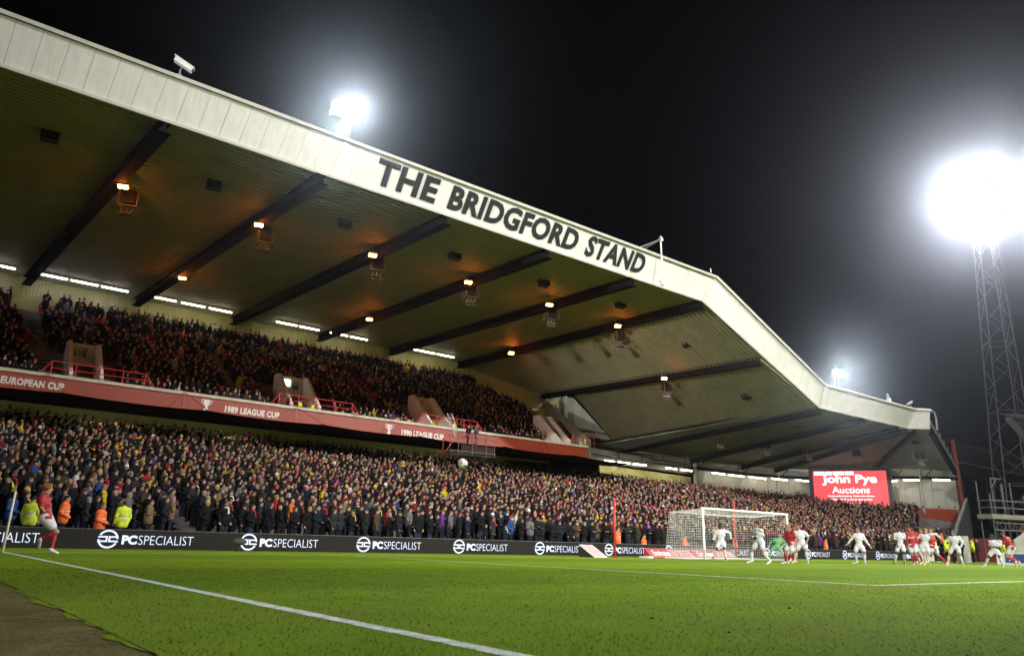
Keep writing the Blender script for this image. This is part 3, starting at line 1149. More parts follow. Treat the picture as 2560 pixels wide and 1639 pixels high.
cctv(W(.1905 * 34, 34.05, 21.35), R(-18), 'white security camera on the roof edge near the upper left corner', 1.15)
cctv(W(2.315 * 34, 34.1, 14.9), R(150), 'small white security camera on the low end of the roof edge', .8)
t = empty('dome_camera', W(2.17 * 34, 34.05, 14.75), 0, 'white dome camera on a curved arm above the low roof edge', 'security camera')
m = MB()
pts = [(-.2, 0, -.1), (-.2, 0, .55), (-.14, 0, .72), (0, 0, .8), (.16, 0, .74), (.22, 0, .6), (.24, 0, .42)]
m.path(pts, .045, 8)
m.build('curved_arm', M_WHITE, t)
MB().ball((.24, 0, .22), .2, 12, 8, (1, 1, 1.1)).build('dome', M_WHITE, t, True)
t = empty('hanging_camera', W(1.16 * 34, 34, 21.2), 0, 'white ball camera hanging on a long pole beside the letters STAND', 'camera pole')
m = MB()
m.tube((-1.15, .4, .1), (.05, -.9, .75), .06, 8)
m.tube((-.6, .2, .15), (-.1, -.75, .62), .025, 6)
m.build('bracket_arm', M_GALV, t)
m = MB()
m.box((.05, -.9, .75), (.26, .26, .22))
m.ball((.05, -.9, .95), .1, 8, 6)
m.build('bracket_head', M_GALV, t)
MB().tube((.05, -.9, .7), (.05, -.95, -2.15), .05, 8).build('drop_pole', M_WHITE, t)
m = MB()
m.tube((.05, -.95, -1.75), (.05, -.95, -2.2), .05, 8, .11)
m.ball((.05, -.95, -2.42), .24, 12, 8, (1, 1, .75))
m.ball((.05, -.95, -2.62), .19, 12, 8)
m.build('camera_ball', M_WHITE, t, True)
t = MB().tube(W(1.367 * 34, 34.05, 21.1), W(1.367 * 34, 34.05, 21.75), .05, 8).build('roof_stub', M_GALV)
tag(t, 'short pale stub pole on the roof edge just before the bend', 'pole')
t = empty('downpipe', W(81.6, 33.2, 14.5), 0, 'grey pipe bent over the low end of the roof edge', 'pipe')
MB().path([(-.9, .1, .1), (.1, .05, .12), (.45, .1, .08), (.6, .1, -.4), (.7, .15, -1.6)], .1, 8).build('pipe', M_GALV, t)


# ------------------------------------------------------------------ floodlights
def lamp_head(m, lens, p, aim, r):
    a = Vector(aim).normalized()
    m.tube(Vector(p) - a * r * 1.2, p, r * .45, 10, r, cap=True)
    lens.tube(Vector(p) + a * .01, Vector(p) + a * .05, r * .93, 12)


def bank(name, loc, aim, rows, cols, pitch, r, lens_mat, label):
    t = empty(name, loc, 0, label, 'floodlight')
    a = Vector(aim).normalized()
    s = a.cross(Vector((0, 0, 1))).normalized()
    u = s.cross(a)
    fr = MB()
    for j in range(rows):
        z = (j - (rows - 1) / 2) * pitch
        fr.bar(u * z - s * (cols * pitch / 2) - a * .25, u * z + s * (cols * pitch / 2) - a * .25, .06, .06)
    for q in (-1, 0, 1):
        fr.bar(-u * (rows * pitch / 2) + s * (q * cols * pitch / 2.2) - a * .3, u * (rows * pitch / 2) + s * (q * cols * pitch / 2.2) - a * .3, .07, .07, a)
    fr.build('frame', M_GALV, t)
    for j in range(rows):
        for i in range(cols):
            p = u * ((j - (rows - 1) / 2) * pitch) + s * ((i - (cols - 1) / 2) * pitch)
            m, l = MB(), MB()
            lamp_head(m, l, p, a, r)
            h = m.build('lamp_housing', M_GALV, t)
            l.build('lamp_lens', lens_mat, h)
    return t


t = bank('roof_floodlight', BANK_1, (-.10, -1, -.32), 2, 5, .34, .165, M_FLOOD, 'white floodlight bank blazing on a strut over the roof edge left of the lettering')
m = MB()
m.tube(W(.424 * 34, 34.2, 21.2) - Vector(BANK_1), (0, .3, -.1), .06, 8)
m.tube(W(.424 * 34 + .9, 34.4, 21.2) - Vector(BANK_1), (.5, .3, -.1), .05, 8)
m.build('strut', M_MAST, t)
t = bank('roof_floodlight', BANK_2, (-.25, -1, -.22), 2, 3, .34, .165, M_FLOOD, 'white floodlight bank blazing above the second bend of the roof edge')
m = MB()
m.tube(W(63.6, 34.2, 14.6) - Vector(BANK_2), (0, .3, -.1), .06, 8)
m.tube(W(64.6, 34.4, 14.6) - Vector(BANK_2), (.4, .3, -.1), .05, 8)
m.build('strut', M_MAST, t)


def mast(loc, top, w0, w1, label, bank_aim, rows, cols):
    t = empty('floodlight_mast', loc, 0, label, 'floodlight mast')
    T = Vector(top) - Vector(loc)
    ax = T.normalized()
    n = 16
    vd = Vector((CX - loc[0], CY - loc[1], 0)).normalized()
    rot = math.atan2(vd.y, vd.x) + R(20)
    C = [Vector((math.cos(rot + k * math.pi / 2 + math.pi / 4), math.sin(rot + k * math.pi / 2 + math.pi / 4), 0)) for k in range(4)]
    for k in range(4):
        MB().tube(C[k] * w0 * .707, T + C[k] * w1 * .707, .085, 6).build('mast_leg', M_MAST, t)
    for k in range(4):
        m = MB()
        for i in range(n):
            a, b = i / n, (i + 1) / n
            wa, wb = w0 + (w1 - w0) * a, w0 + (w1 - w0) * b
            p, q = C[k], C[(k + 1) % 4]
            if i % 2:
                p, q = q, p
            m.tube(T * a + p * wa * .707, T * b + q * wb * .707, .04, 5)
            if i % 3 == 0:
                m.tube(T * a + p * wa * .707, T * a + q * wa * .707, .04, 5)
        m.build('lattice_brace', M_MAST, t)
    m = MB()
    lad = C[1] * (w0 * .707 + .35)
    lad2 = C[1] * (w1 * .707 + .35)
    for s in (-.2, .2):
        o = C[0] * s
        m.tube(lad + o, T * .97 + lad2 + o, .025, 5)
    for i in range(60):
        a = i / 60
        p = T * a + lad.lerp(lad2, a)
        m.tube(p - C[0] * .2, p + C[0] * .2, .02, 4)
    m.build('mast_ladder', M_MAST, t)
    a = Vector(bank_aim).normalized()
    s = a.cross(Vector((0, 0, 1))).normalized()
    u = s.cross(a)
    fr = MB()
    pitch = .78
    for j in range(rows):
        z = (j - (rows - 1) / 2) * pitch
        fr.bar(T + u * z - s * (cols * pitch / 2) - a * .3, T + u * z + s * (cols * pitch / 2) - a * .3, .08, .08)
    fr.build('lamp_frame', M_GALV, t)
    for j in range(rows):
        for i in range(cols):
            p = T + u * ((j - (rows - 1) / 2) * pitch) + s * ((i - (cols - 1) / 2) * pitch) + a * .5
            m, l = MB(), MB()
            lamp_head(m, l, p, a, .33)
            h = m.build('lamp_housing', M_GALV, t)
            l.build('lamp_lens', M_FLOODC, h)
    return t


mast((97.6, 8.74, 0), MAST_C, 3.9, 1.7, 'tall lattice floodlight mast with its lamps blazing at the right', (-.85, -.5, -.36), 8, 8)
mast((-23, -87, 0), (-22.6, -86, 58), 3.9, 1.7, 'lattice floodlight mast behind the near end, left side', (.37, .87, -.3), 4, 5)
mast((97, -87, 0), (96.6, -86, 58), 3.9, 1.7, 'lattice floodlight mast behind the near end, right side', (-.45, .85, -.3), 4, 5)

t = bank('roof_floodlight', MAST_L, (.97, .2, -.06), 3, 6, .6, .26, M_FLOODC, 'floodlight bank on a pole beyond the left corner of the ground')
MB().tube((-.6, -.1, 0), (-.6, -.1, -18), .22, 10).build('pole', M_MAST, t)
# ------------------------------------------------------------------ big screen
pl, pr_ = P(1.729, 49.4, Z=9.85), P(2.104, 42.6, Z=9.85)
ex = (pr_ - pl).normalized()
ez = Vector((0, 0, 1))
ey = ez.cross(ex)
Wd, Hh = (pr_ - pl).length, 4.25
t = empty('video_screen', pl, 0, 'large red video screen advertising auctions above the corner crowd', 'screen')
m = MB()
m.quads([ex * a + ez * b + ey * c for a in (-.45, Wd + .45) for b in (-Hh - .6, .42) for c in (0.02, .5)], [(0, 1, 3, 2), (4, 6, 7, 5), (0, 4, 5, 1), (2, 3, 7, 6), (0, 2, 6, 4), (1, 5, 7, 3)])
m.build('screen_case', M_DARK, t)
MB().poly([ez * -Hh, ex * Wd - ez * Hh, ex * Wd, Vector((0, 0, 0))]).build('display', M_SCRR, t)


def scr(name, s, u0, v0, u1, v1, m=M_SCRW, bold=.0, shift=.01, par=t, space=1.0):
    return text_obj(name, s, (u1 - u0) * Wd, (v1 - v0) * Hh, m, par, ex * (u0 * Wd) + ez * ((v1 - 1) * Hh - (v1 - v0) * Hh) - ey * shift, ex, ez, bold, .006, space)


scr('lettering', 'John Pye', .12, .60, .87, .90, bold=.035)
scr('lettering', 'Auctions', .25, .39, .76, .57, bold=.015)
scr('lettering', 'Weekly online auctions. Nationwide delivery.', .18, .285, .82, .335, bold=.03)
scr('lettering', "View. Bid. Buy. It's as easy as Pye!", .23, .185, .78, .25, bold=.02)
scr('lettering', 'johnpye.co.uk', .38, .09, .62, .14, bold=.03)
for u0, u1, s in ((.02, .165, 'NFFC'), (.18, .265, '0-0'), (.28, .43, 'ARS'), (.445, .565, '29:00')):
    b = MB().poly([ex * (u * Wd) + ez * ((v - 1) * Hh) - ey * .008 for u, v in ((u0, .885), (u1, .885), (u1, .985), (u0, .985))]).build('score_tab', M_SCRW, t)
    scr('lettering', s, u0 + .03, .912, u1 - .03, .957, M_SCRR, .0, .016, b)

# ------------------------------------------------------------------ things beyond the right end of the stand
B0_ = W(112, 44, 0)
t = empty('dark_building', B0_, 0, 'dark grey building in the gloom behind the mast', 'building')
mD = mat('dark_render', (.014, .014, .016), .8, var=.15, scale=.4)
mL = mat('dark_frame', (.028, .028, .03), .8, var=.1, scale=.6)
MB().box((14, 8, 8), (40, 12, 16)).build('wall', mD, t)
MB().box((14, 8, 16.3), (41, 13, .6)).build('roof', mL, t)
MB().bar((-7, 1.6, 13.4), (34, 1.6, 13.4), .25, .2).build('string_course', M_GALV, t)
for x in (-3.0, 7.5, 18):
    f_ = MB()
    for a, b in (((x, 1.8, 4.6), (x, 1.8, 11.6)), ((x + 8, 1.8, 4.6), (x + 8, 1.8, 11.6))):
        f_.bar(a, b, .7, .4, (0, 1, 0))
    f_.bar((x - .35, 1.8, 4.4), (x + 8.35, 1.8, 4.4), .4, .6)
    f_.bar((x - .35, 1.8, 11.8), (x + 8.35, 1.8, 11.8), .4, .6)
    fo = f_.build('window_frame', mL, t)
    MB().box((x + 4, 1.92, 8.1), (7.4, .06, 6.4)).build('window', mat('dark_glass', (.015, .015, .017), .25), fo)
# the neighbouring stand's roof edge
t = empty('neighbour_roof', P(3.06, 27.0, Z=13.6), 0, 'corner of the neighbouring stand roof with lattice ribs', 'roof')
m = MB().prism([(0, 0, 0), (14, -5, 0), (14, -5, .7), (0, 0, .3)], (5, 1.5, 0))
m.build('roof_slab', mat('neighbour_slab', (.07, .07, .065), .6, var=.2, scale=.8), t)
m = MB()
m.tube((.6, .1, -.1), (9.0, -1.6, -6.4), .3, 8)
m.build('main_rib', M_MAST, t)
m = MB()
for a, b in (((1.2, 0, -.4), (9, -3, -1.6)), ((2.6, -.4, -1.6), (12, -4, -2.0)), ((1.6, 0, -.3), (6.5, -1.8, -3.6)), ((4.2, -.8, -2.8), (12, -4, -3.2)), ((5.5, -1.2, -3.6), (7.4, -2.4, -.6)), ((7.4, -2.4, -.6), (9.5, -2.6, -5))):
    m.tube(a, b, .07, 6)
m.build('lattice_member', M_MAST, t)
M_SCAF = mat('scaffold_steel', (0.05, 0.05, 0.05), 0.6, 0.2, var=0.2, scale=3)
# television scaffold
S0 = P(2.80, 19.5, Z=0)
t = empty('scaffold_tower', S0, R(-14), 'steel scaffold platform at the right edge beside the mast', 'scaffold')
for x in (0, 3.4, 6.8):
    for y in (0, .8):
        MB().tube((x, y, 0), (x, y, 4.4 if y == 0 else 5.2), .045, 6).build('standard', M_SCAF, t)
m = MB()
for z in (3.5, 3.95):
    m.tube((-.2, 0, z), (7.2, 0, z), .04, 6)
    m.tube((0, -.1, z), (0, .9, z), .04, 6)
m.build('guard_rail', M_SCAF, t)
MB().box((3.5, .4, 2.95), (7.4, 1.0, .28)).build('deck', mat('deck_board', (.13, .12, .09), .8, var=.2, scale=4), t)
m = MB()
m.tube((0, -.05, 2.55), (7.2, -.05, 2.55), .045, 6)
m.tube((0, -.05, 2.1), (7.2, -.05, 2.1), .045, 6)
for i in range(9):
    a, b = (i * .8, 2.1), (i * .8 + .4, 2.55)
    m.tube((a[0], -.05, a[1]), (b[0], -.05, b[1]), .025, 5)
    m.tube((b[0], -.05, b[1]), (a[0] + .8, -.05, a[1]), .025, 5)
m.build('lattice_girder', M_SCAF, t)
m = MB()
m.path([(.9, .4, 3.0), (.9, .4, 5.4), (1.9, .4, 5.4)], .04, 6)
m.path([(1.9, .4, 3.0), (1.9, .4, 5.1)], .07, 6)
m.tube((.9, .4, 4.8), (1.5, .4, 5.4), .03, 6)
m.build('equipment_arm', M_SCAF, t)
m = MB()
m.tube((0, 0, .1), (3.4, 0, 2.0), .03, 5)
m.tube((3.4, 0, .1), (6.8, 0, 2.0), .03, 5)
m.tube((0, .8, .1), (0, 0, 2.0), .03, 5)
m.build('brace', M_SCAF, t)
# low red wall, white tunnel walls and the side boards behind the far corner
t = MB().prism([P(2.42, 31.5, Z=0), P(3.05, 24.5, Z=0), P(3.05, 24.5, Z=2.0), P(2.42, 31.5, Z=2.0)], (.2, .3, 0)).build('red_side_wall', mat('dull_red_wall', (.16, .02, .02), .7, var=.2, scale=1))
tag(t, 'dull red wall low behind the far corner of the pitch', 'wall')
t = MB().prism([P(3.05, 24.0, Z=0), P(3.4, 21, Z=0), P(3.4, 21, Z=3.0), P(3.05, 24.0, Z=3.0)], (.2, .3, 0)).build('red_side_wall', M_RED)
tag(t, 'dark red wall at the right edge behind the side boards', 'wall')
mPl = mat('grubby_white', (.55, .54, .50), .6, var=.15, scale=2)
for i, (r0, r1, D, z0, z1, lab) in enumerate(((2.24, 2.345, 30.0, 0.45, 2.6, 'white tunnel wall sloping up beside the end of the crowd'), (2.495, 2.585, 25.0, 1.9, 1.9, 'white upright tunnel wall behind the photographers'), (2.955, 3.1, 19.0, 1.5, 2.2, 'white sloping dugout wall at the right edge'))):
    a, b = P(r0, D, Z=0), P(r1, D - .9, Z=0)
    t = MB().prism([a, b, b + Vector((0, 0, z1)), a + Vector((0, 0, z0))], (.08, .12, 0)).build('tunnel_wall', mPl)
    tag(t, lab, 'wall')
a, b = P(2.78, 18.3, Z=0), P(3.3, 15.4, Z=0)
ex2 = (b - a).normalized()
t = empty('side_board', a, 0, 'blue and white advertising board at the right edge', 'advertising board')
L = (b - a).length
ny = Vector((ex2.y, -ex2.x, 0))
m = MB().prism([(0, 0, .02), tuple(ex2 * L + Vector((0, 0, .02))), tuple(ex2 * L + Vector((0, 0, .72))), (0, 0, .72)], -ny * .08)
m.build('board', M_WHITE, t)
m = MB().prism([tuple(ex2 * .45 + Vector((0, 0, .16)) + ny * .01), tuple(ex2 * (L - .1) + Vector((0, 0, .16)) + ny * .01), tuple(ex2 * (L - .1) + Vector((0, 0, .66)) + ny * .01), tuple(ex2 * .45 + Vector((0, 0, .66)) + ny * .01)], -ny * .006)
pnl = m.build('blue_panel', mat('board_blue', (.05, .07, .30), .5), t)
text_obj('lettering', 'X', .3, .32, M_WHITE, pnl, ex2 * .62 + Vector((0, 0, .26)) + ny * .014, ex2, (0, 0, 1), .05, .004)
text_obj('lettering', 'ukm', .62, .2, M_WHITE, pnl, ex2 * 2.0 + Vector((0, 0, .3)) + ny * .014, ex2, (0, 0, 1), .0, .004)

# ------------------------------------------------------------------ perimeter LED boards
LY = 7.014
board = empty('perimeter_board', (20, LY, 0), 0, 'black LED perimeter board repeating a glowing computer firm sign behind the goal line', 'advertising board')
LB = -board.location


def arc_quads(a0, a1, r0, r1, n=14):
    out = []
    for i in range(n):
        t0, t1 = R(a0 + (a1 - a0) * i / n), R(a0 + (a1 - a0) * (i + 1) / n)
        out.append([(r0 * math.cos(t0), r0 * math.sin(t0)), (r1 * math.cos(t0), r1 * math.sin(t0)), (r1 * math.cos(t1), r1 * math.sin(t1)), (r0 * math.cos(t1), r0 * math.sin(t1))])
    return out


logo = arc_quads(2, 152, .80, 1.0) + arc_quads(182, 332, .80, 1.0)
for s in (1, -1):
    a, b, c, d, e = .04, .22, .33, .15, 1.0
    logo += [[(s * a, -c), (s * b, -c), (s * b, c), (s * a, c)], [(s * b, d), (s * e, d), (s * .93, c), (s * b, c)], [(s * b, -c), (s * e, -c), (s * .97, -d), (s * b, -d)]]
l_me = None
for n in range(-1, 13):
    x0 = 3.7905 + n * 5.1541
    x1 = x0 + 5.1541
    mb = MB().box(((x0 + x1) / 2 - .75, LY + .06, .35), (5.148, .12, .66))
    pn = mb.build('display_panel', M_LEDB, board, False, LB)
    if n == 12:
        text_obj('lettering', 'BOXT', 2.6, .36, M_LEDT, pn, (x0 - .2, LY - .004, .15), bold=.03, depth=.003)
        continue
    if l_me is None:
        mb = MB()
        for q in logo:
            mb.poly([(x * .345, 0, z * .325) for x, z in q])
        l_me = mb.mesh('logo', M_LEDT)
        V, F = text_mesh('PC', .52, .33, .055, 0)
        pc_me = MB().quads(V, F).mesh('lettering', M_LEDT)
        V, F = text_mesh('SPECIALIST', 1.96, .33, -.012, 0, 1.0)
        sp_me = MB().quads(V, F).mesh('lettering', M_LEDT)
    link('logo', l_me, pn, (x0 + .03, LY - .005, .35))
    link('lettering', pc_me, pn, (x0 + .49, LY - .005, .17))
    link('lettering', sp_me, pn, (x0 + 1.06, LY - .005, .17))
mb = MB().box((31, LY + .06, .69), (76, .16, .018))
mb.build('top_cap', mat('board_cap', (.16, .16, .15), .5), board, False, LB)

# ------------------------------------------------------------------ goal
GX0, GX1 = 32.817 - 3.72, 32.817 + 3.72
goal = empty('goal', ((GX0 + GX1) / 2, 0, 0), 0, 'white football goal with square mesh net', 'goal')
GO = -goal.location
for x in (GX0, GX1):
    MB().tube((x, 0, 0), (x, 0, 2.5), .062, 14).build('post', M_WHITE, goal, False, GO)
MB().tube((GX0 - .06, 0, 2.46), (GX1 + .06, 0, 2.46), .062, 14).build('crossbar', M_WHITE, goal, False, GO)
M_NET = mat('net_cord', (.78, .78, .74), .7)
BKY, BKZ = 2.15, 2.32


def net_panel(a, b, c, d, na, nb, r, sag):
    """a-b bottom / front edge, d-c the opposite edge"""
    m = MB()
    a, b, c, d = [Vector(p) for p in (a, b, c, d)]
    g = [[a.lerp(b, i / na).lerp(d.lerp(c, i / na), j / nb) + Vector(sag) * (16 * (i / na) * (1 - i / na) * (j / nb) * (1 - j / nb)) + Vector((rnd.gauss(0, .006), rnd.gauss(0, .006), rnd.gauss(0, .006))) for j in range(nb + 1)] for i in range(na + 1)]
    for i in range(na + 1):
        for j in range(0, nb):
            m.tube(g[i][j], g[i][j + 1], r, 3, cap=False)
    for j in range(nb + 1):
        for i in range(0, na):
            m.tube(g[i][j], g[i + 1][j], r, 3, cap=False)
    return m.build('net_panel', M_NET, goal, False, GO)


rn = .0042
net_panel((GX0 - .1, BKY + .25, .02), (GX1 + .1, BKY + .25, .02), (GX1, BKY, BKZ), (GX0, BKY, BKZ), 58, 18, rn, (0, .12, 0))
net_panel((GX0, .03, 2.46), (GX1, .03, 2.46), (GX1, BKY, BKZ), (GX0, BKY, BKZ), 58, 16, rn, (0, 0, -.14))
for x, s in ((GX0, -1), (GX1, 1)):
    net_panel((x, .03, .02), (x + s * .1, BKY + .25, .02), (x, BKY, BKZ), (x, .03, 2.46), 17, 18, rn, (s * .04, 0, 0))
MB().path([(GX0, .05, .03), (GX0 - .1, BKY + .25, .03), (GX1 + .1, BKY + .25, .03), (GX1, .05, .03)], .03, 6).build('base_bar', M_WHITE, goal, False, GO)
for i, (x, y, h, lab, gx) in enumerate(((25.6, 2.7, 2.85, 'red net pole standing left of the goal', GX0), (36.3, 3.3, 3.3, 'red net pole standing behind the far half of the goal', GX1 - .6))):
    t = empty('net_pole', (x, y, 0), 0, lab, 'pole')
    MB().tube((0, 0, 0), (0, 0, h), .055, 10).build('pole', M_RAIL, t, True)
    MB().tube((0, 0, .06), (0, 0, 0), .12, 10).build('foot', M_RAIL, t)
    MB().tube((0, 0, h - .06), (gx - x, BKY - y, BKZ), .012, 4).build('cord', M_RAIL, t)

# red mat boards behind the net
for i, (x0, x1) in enumerate(((28.3, 31.9), (31.98, 35.6))):
    t = empty('advert_mat', (x0, 3.2, 0), 0, 'low red airline advertising mat behind the net, %s part' % ('left' if i == 0 else 'right'), 'advertising board')
    w = x1 - x0
    MB().prism([(0, -.55, .03), (0, .05, .5), (0, .05, .02)], (w, 0, 0)).build('mat_body', mat('mat_red', (.36, .025, .03), .6, var=.06, scale=3), t)
    up = Vector((0, .6, .47)).normalized()
    n_ = Vector((0, -.47, .6)).normalized()
    text_obj('lettering', 'Emirates', 1.35, .42, M_OFFW, t, Vector((.32, -.55, .03)) + up * .16 + n_ * .008, (1, 0, 0), up, .02, .004, .95, .12)
    text_obj('lettering', 'FLY BETTER', 1.6, .4, M_OFFW, t, Vector((1.85, -.55, .03)) + up * .18 + n_ * .008, (1, 0, 0), up, -.005, .004, 1.0)
    if i == 0:
        MB().prism([(-.35, -.6, .0), (.05, -.56, .0), (.05, .1, .0), (-.3, .1, .0)], (0, 0, .09)).build('sand_bag', M_WHITE, t)
# pinkish wedge board left of the goal
t = empty('wedge_board', P(.985, 27.0, Z=0), R(6), 'pale pink sloping wedge board with a black side, left of the goal', 'advertising board')
m = MB()
w, d, h = .98, .98, .56
m.poly([(0, d, 0), (0, 0, 0), (0, d, h)])
m.poly([(w, 0, 0), (w, d, 0), (w, d, h)])
m.poly([(0, d, 0), (0, d, h), (w, d, h), (w, d, 0)])
m.poly([(0, 0, 0), (0, d, 0), (w, d, 0), (w, 0, 0)])
m.build('wedge_side', M_DARK, t)
m = MB().poly([(0, 0, 0.004), (w, 0, 0.004), (w, d, h + .004), (0, d, h + .004)])
m.build('wedge_face', mat('wedge_pink', (.60, .42, .40), .5, var=.05, scale=3), t)
m = MB()
for a, b in (((0, 0, .01), (w, 0, .01)), ((0, 0, .01), (0, d, h + .01)), ((w, 0, .01), (w, d, h + .01)), ((0, d, h + .01), (w, d, h + .01))):
    m.bar(a, b, .025, .02)
m.build('wedge_edge', M_WHITE, t)

# corner flag
cf = empty('corner_flag', (0, 0, 0), 0, 'pale corner flag pole with a small yellow flag at the far left', 'corner flag')
MB().tube((0, 0, 0), (.02, .0, 1.55), .03, 12, .026).build('flag_pole', mat('flag_pole_paint', (.78, .74, .55), .4), cf, True)
m = MB()
for i in range(5):
    x0, x1 = -.01 - .022 * i, -.01 - .022 * (i + 1)
    y0, y1 = .04 * math.sin(i * 1.2), .04 * math.sin((i + 1) * 1.2)
    m.prism([(x0, y0, 1.52 + .05 * i), (x1, y1, 1.52 + .05 * (i + 1)), (x1, y1, 1.60 + .055 * (i + 1)), (x0, y0, 1.68 + .025 * i)], (0, .006, 0))
m.build('flag', mat('flag_yellow', (.75, .52, .02), .6), cf)

# pitchside effects microphones in furry windshields
M_FUR = mat('fur_windshield', (.075, .07, .055), .95, var=.4, scale=30, bump=1.0)
for i, (r, D, lab) in enumerate(((.350, 29.5, 'furry grey microphone in front of the second glowing sign from the left'), (1.178, 29.3, 'furry grey microphone just left of the goal net'))):
    t = empty('microphone', P(r, D, Z=0), 0, lab, 'microphone')
    m = MB().ball((0, 0, .36), .13, 14, 10, (2.1, 1, 1))
    m.v = [tuple(Vector(p) + Vector((rnd.gauss(0, .006), rnd.gauss(0, .006), rnd.gauss(0, .006)))) for p in m.v]
    m.build('windshield', M_FUR, t, True)
    m = MB().tube((0, 0, .02), (0, 0, .28), .018, 6)
    for k in range(3):
        m.tube((0, 0, .06), (.16 * math.cos(k * 2.1), .16 * math.sin(k * 2.1), 0), .014, 5)
    m.build('mic_stand', M_DARK, t)

# the ball in flight
bp_ = P(.692, 17.5, .123)
ball = empty('football', bp_, 0, 'white and red football in the air over the crowd', 'football')
bm = bmesh.new()
bmesh.ops.create_icosphere(bm, subdivisions=4, radius=.135)
me = bpy.data.meshes.new('ball_shell')
bm.to_mesh(me)
bm.free()
me.materials.append(M_WHITE)
me.materials.append(mat('ball_red', (.6, .03, .06), .4))
me.materials.append(M_DARK)
spots = [Vector((-.85, -.45, .1)).normalized(), Vector((.35, -.6, .65)).normalized(), Vector((.1, -.7, -.75)).normalized(), Vector((.8, .3, -.3)).normalized(), Vector((-.3, .8, .4)).normalized()]
for p in me.polygons:
    n = p.center.normalized()
    for i, s in enumerate(spots):
        if n.dot(s) > .93 and not (n.dot(s) > .99):
            p.material_index = 2 if i == 2 else 1
me.shade_smooth()
link('ball_shell', me, ball)
seam = MB()
for k in range(3):
    ax = [Vector((1, 0, 0)), Vector((0, 1, 0)), Vector((.6, .3, .8)).normalized()][k]
    u_ = ax.orthogonal().normalized()
    v_ = ax.cross(u_)
    pts = [(u_ * math.cos(t * .2618) + v_ * math.sin(t * .2618)) * .1352 for t in range(25)]
    seam.path(pts, .0015, 3)
seam.build('seam', mat('ball_seam', (.5, .5, .48), .5), ball)

# camera platform slung under the balcony, with its ladder
M_OLD = mat('old_scaffold', (.12, .11, .10), .6, .4, var=.3, scale=6)
CP = P(.70, 48.6, Z=7.35)
t = empty('camera_platform', CP, R(-6), 'scaffold camera platform hanging below the balcony', 'platform')
MB().box((.1, 0, -.02), (4.0, 1.5, .06)).build('deck', mat('platform_deck', (.10, .08, .06), .8, var=.3, scale=4), t)
for x in (-1.2, 0.05, 1.3, 2.05):
    MB().tube((x, -.72, -.3), (x, -.72, 1.5 if x < 1.5 else 1.3), .028, 6).build('standard', M_OLD, t)
    MB().tube((x, .72, -.3), (x, .72, 1.4), .028, 6).build('standard', M_OLD, t)
m = MB()
for z in (.95, 1.3):
    m.tube((-1.4, -.72, z), (2.3, -.72, z), .03, 6)
for z in (-.12, -.28):
    m.tube((-2.0, -.72, z), (2.2, -.72, z), .03, 6)
    m.tube((-2.0, .72, z), (2.2, .72, z), .03, 6)
m.tube((-1.4, .72, 1.3), (2.2, .72, 1.3), .03, 6)
m.build('rail', M_OLD, t)
m = MB()
m.tube((-1.1, -.72, 1.5), (.9, -.72, .6), .03, 5)
m.tube((-2.0, 0, -.2), (-1.2, 0, .9), .03, 5)
m.tube((-2.0, .3, 1.0), (-2.0, .3, -.2), .03, 5)
m.build('brace', M_RAIL, t)
MB().box((.5, -.7, .25), (2.9, .04, .42)).build('side_sheet', M_NETTING, t)
ld = empty('ladder', CP + Vector((-.9, .5, 1.15)), R(-6), 'aluminium ladder leaning from the camera platform to the balcony rail', 'ladder')
m = MB()
for s in (-.22, .22):
    m.bar((s + .25, 0, 0), (s - .25, .6, 1.9), .05, .07, (0, -1, 0))
m.build('stile', M_GALV, ld)
for j in range(10):
    q = (j + .5) / 10
    m = MB().tube((-.22 + .25 - .5 * q, .6 * q, 1.9 * q), (.22 + .25 - .5 * q, .6 * q, 1.9 * q), .02, 5)
    m.build('rung', M_GALV, ld)

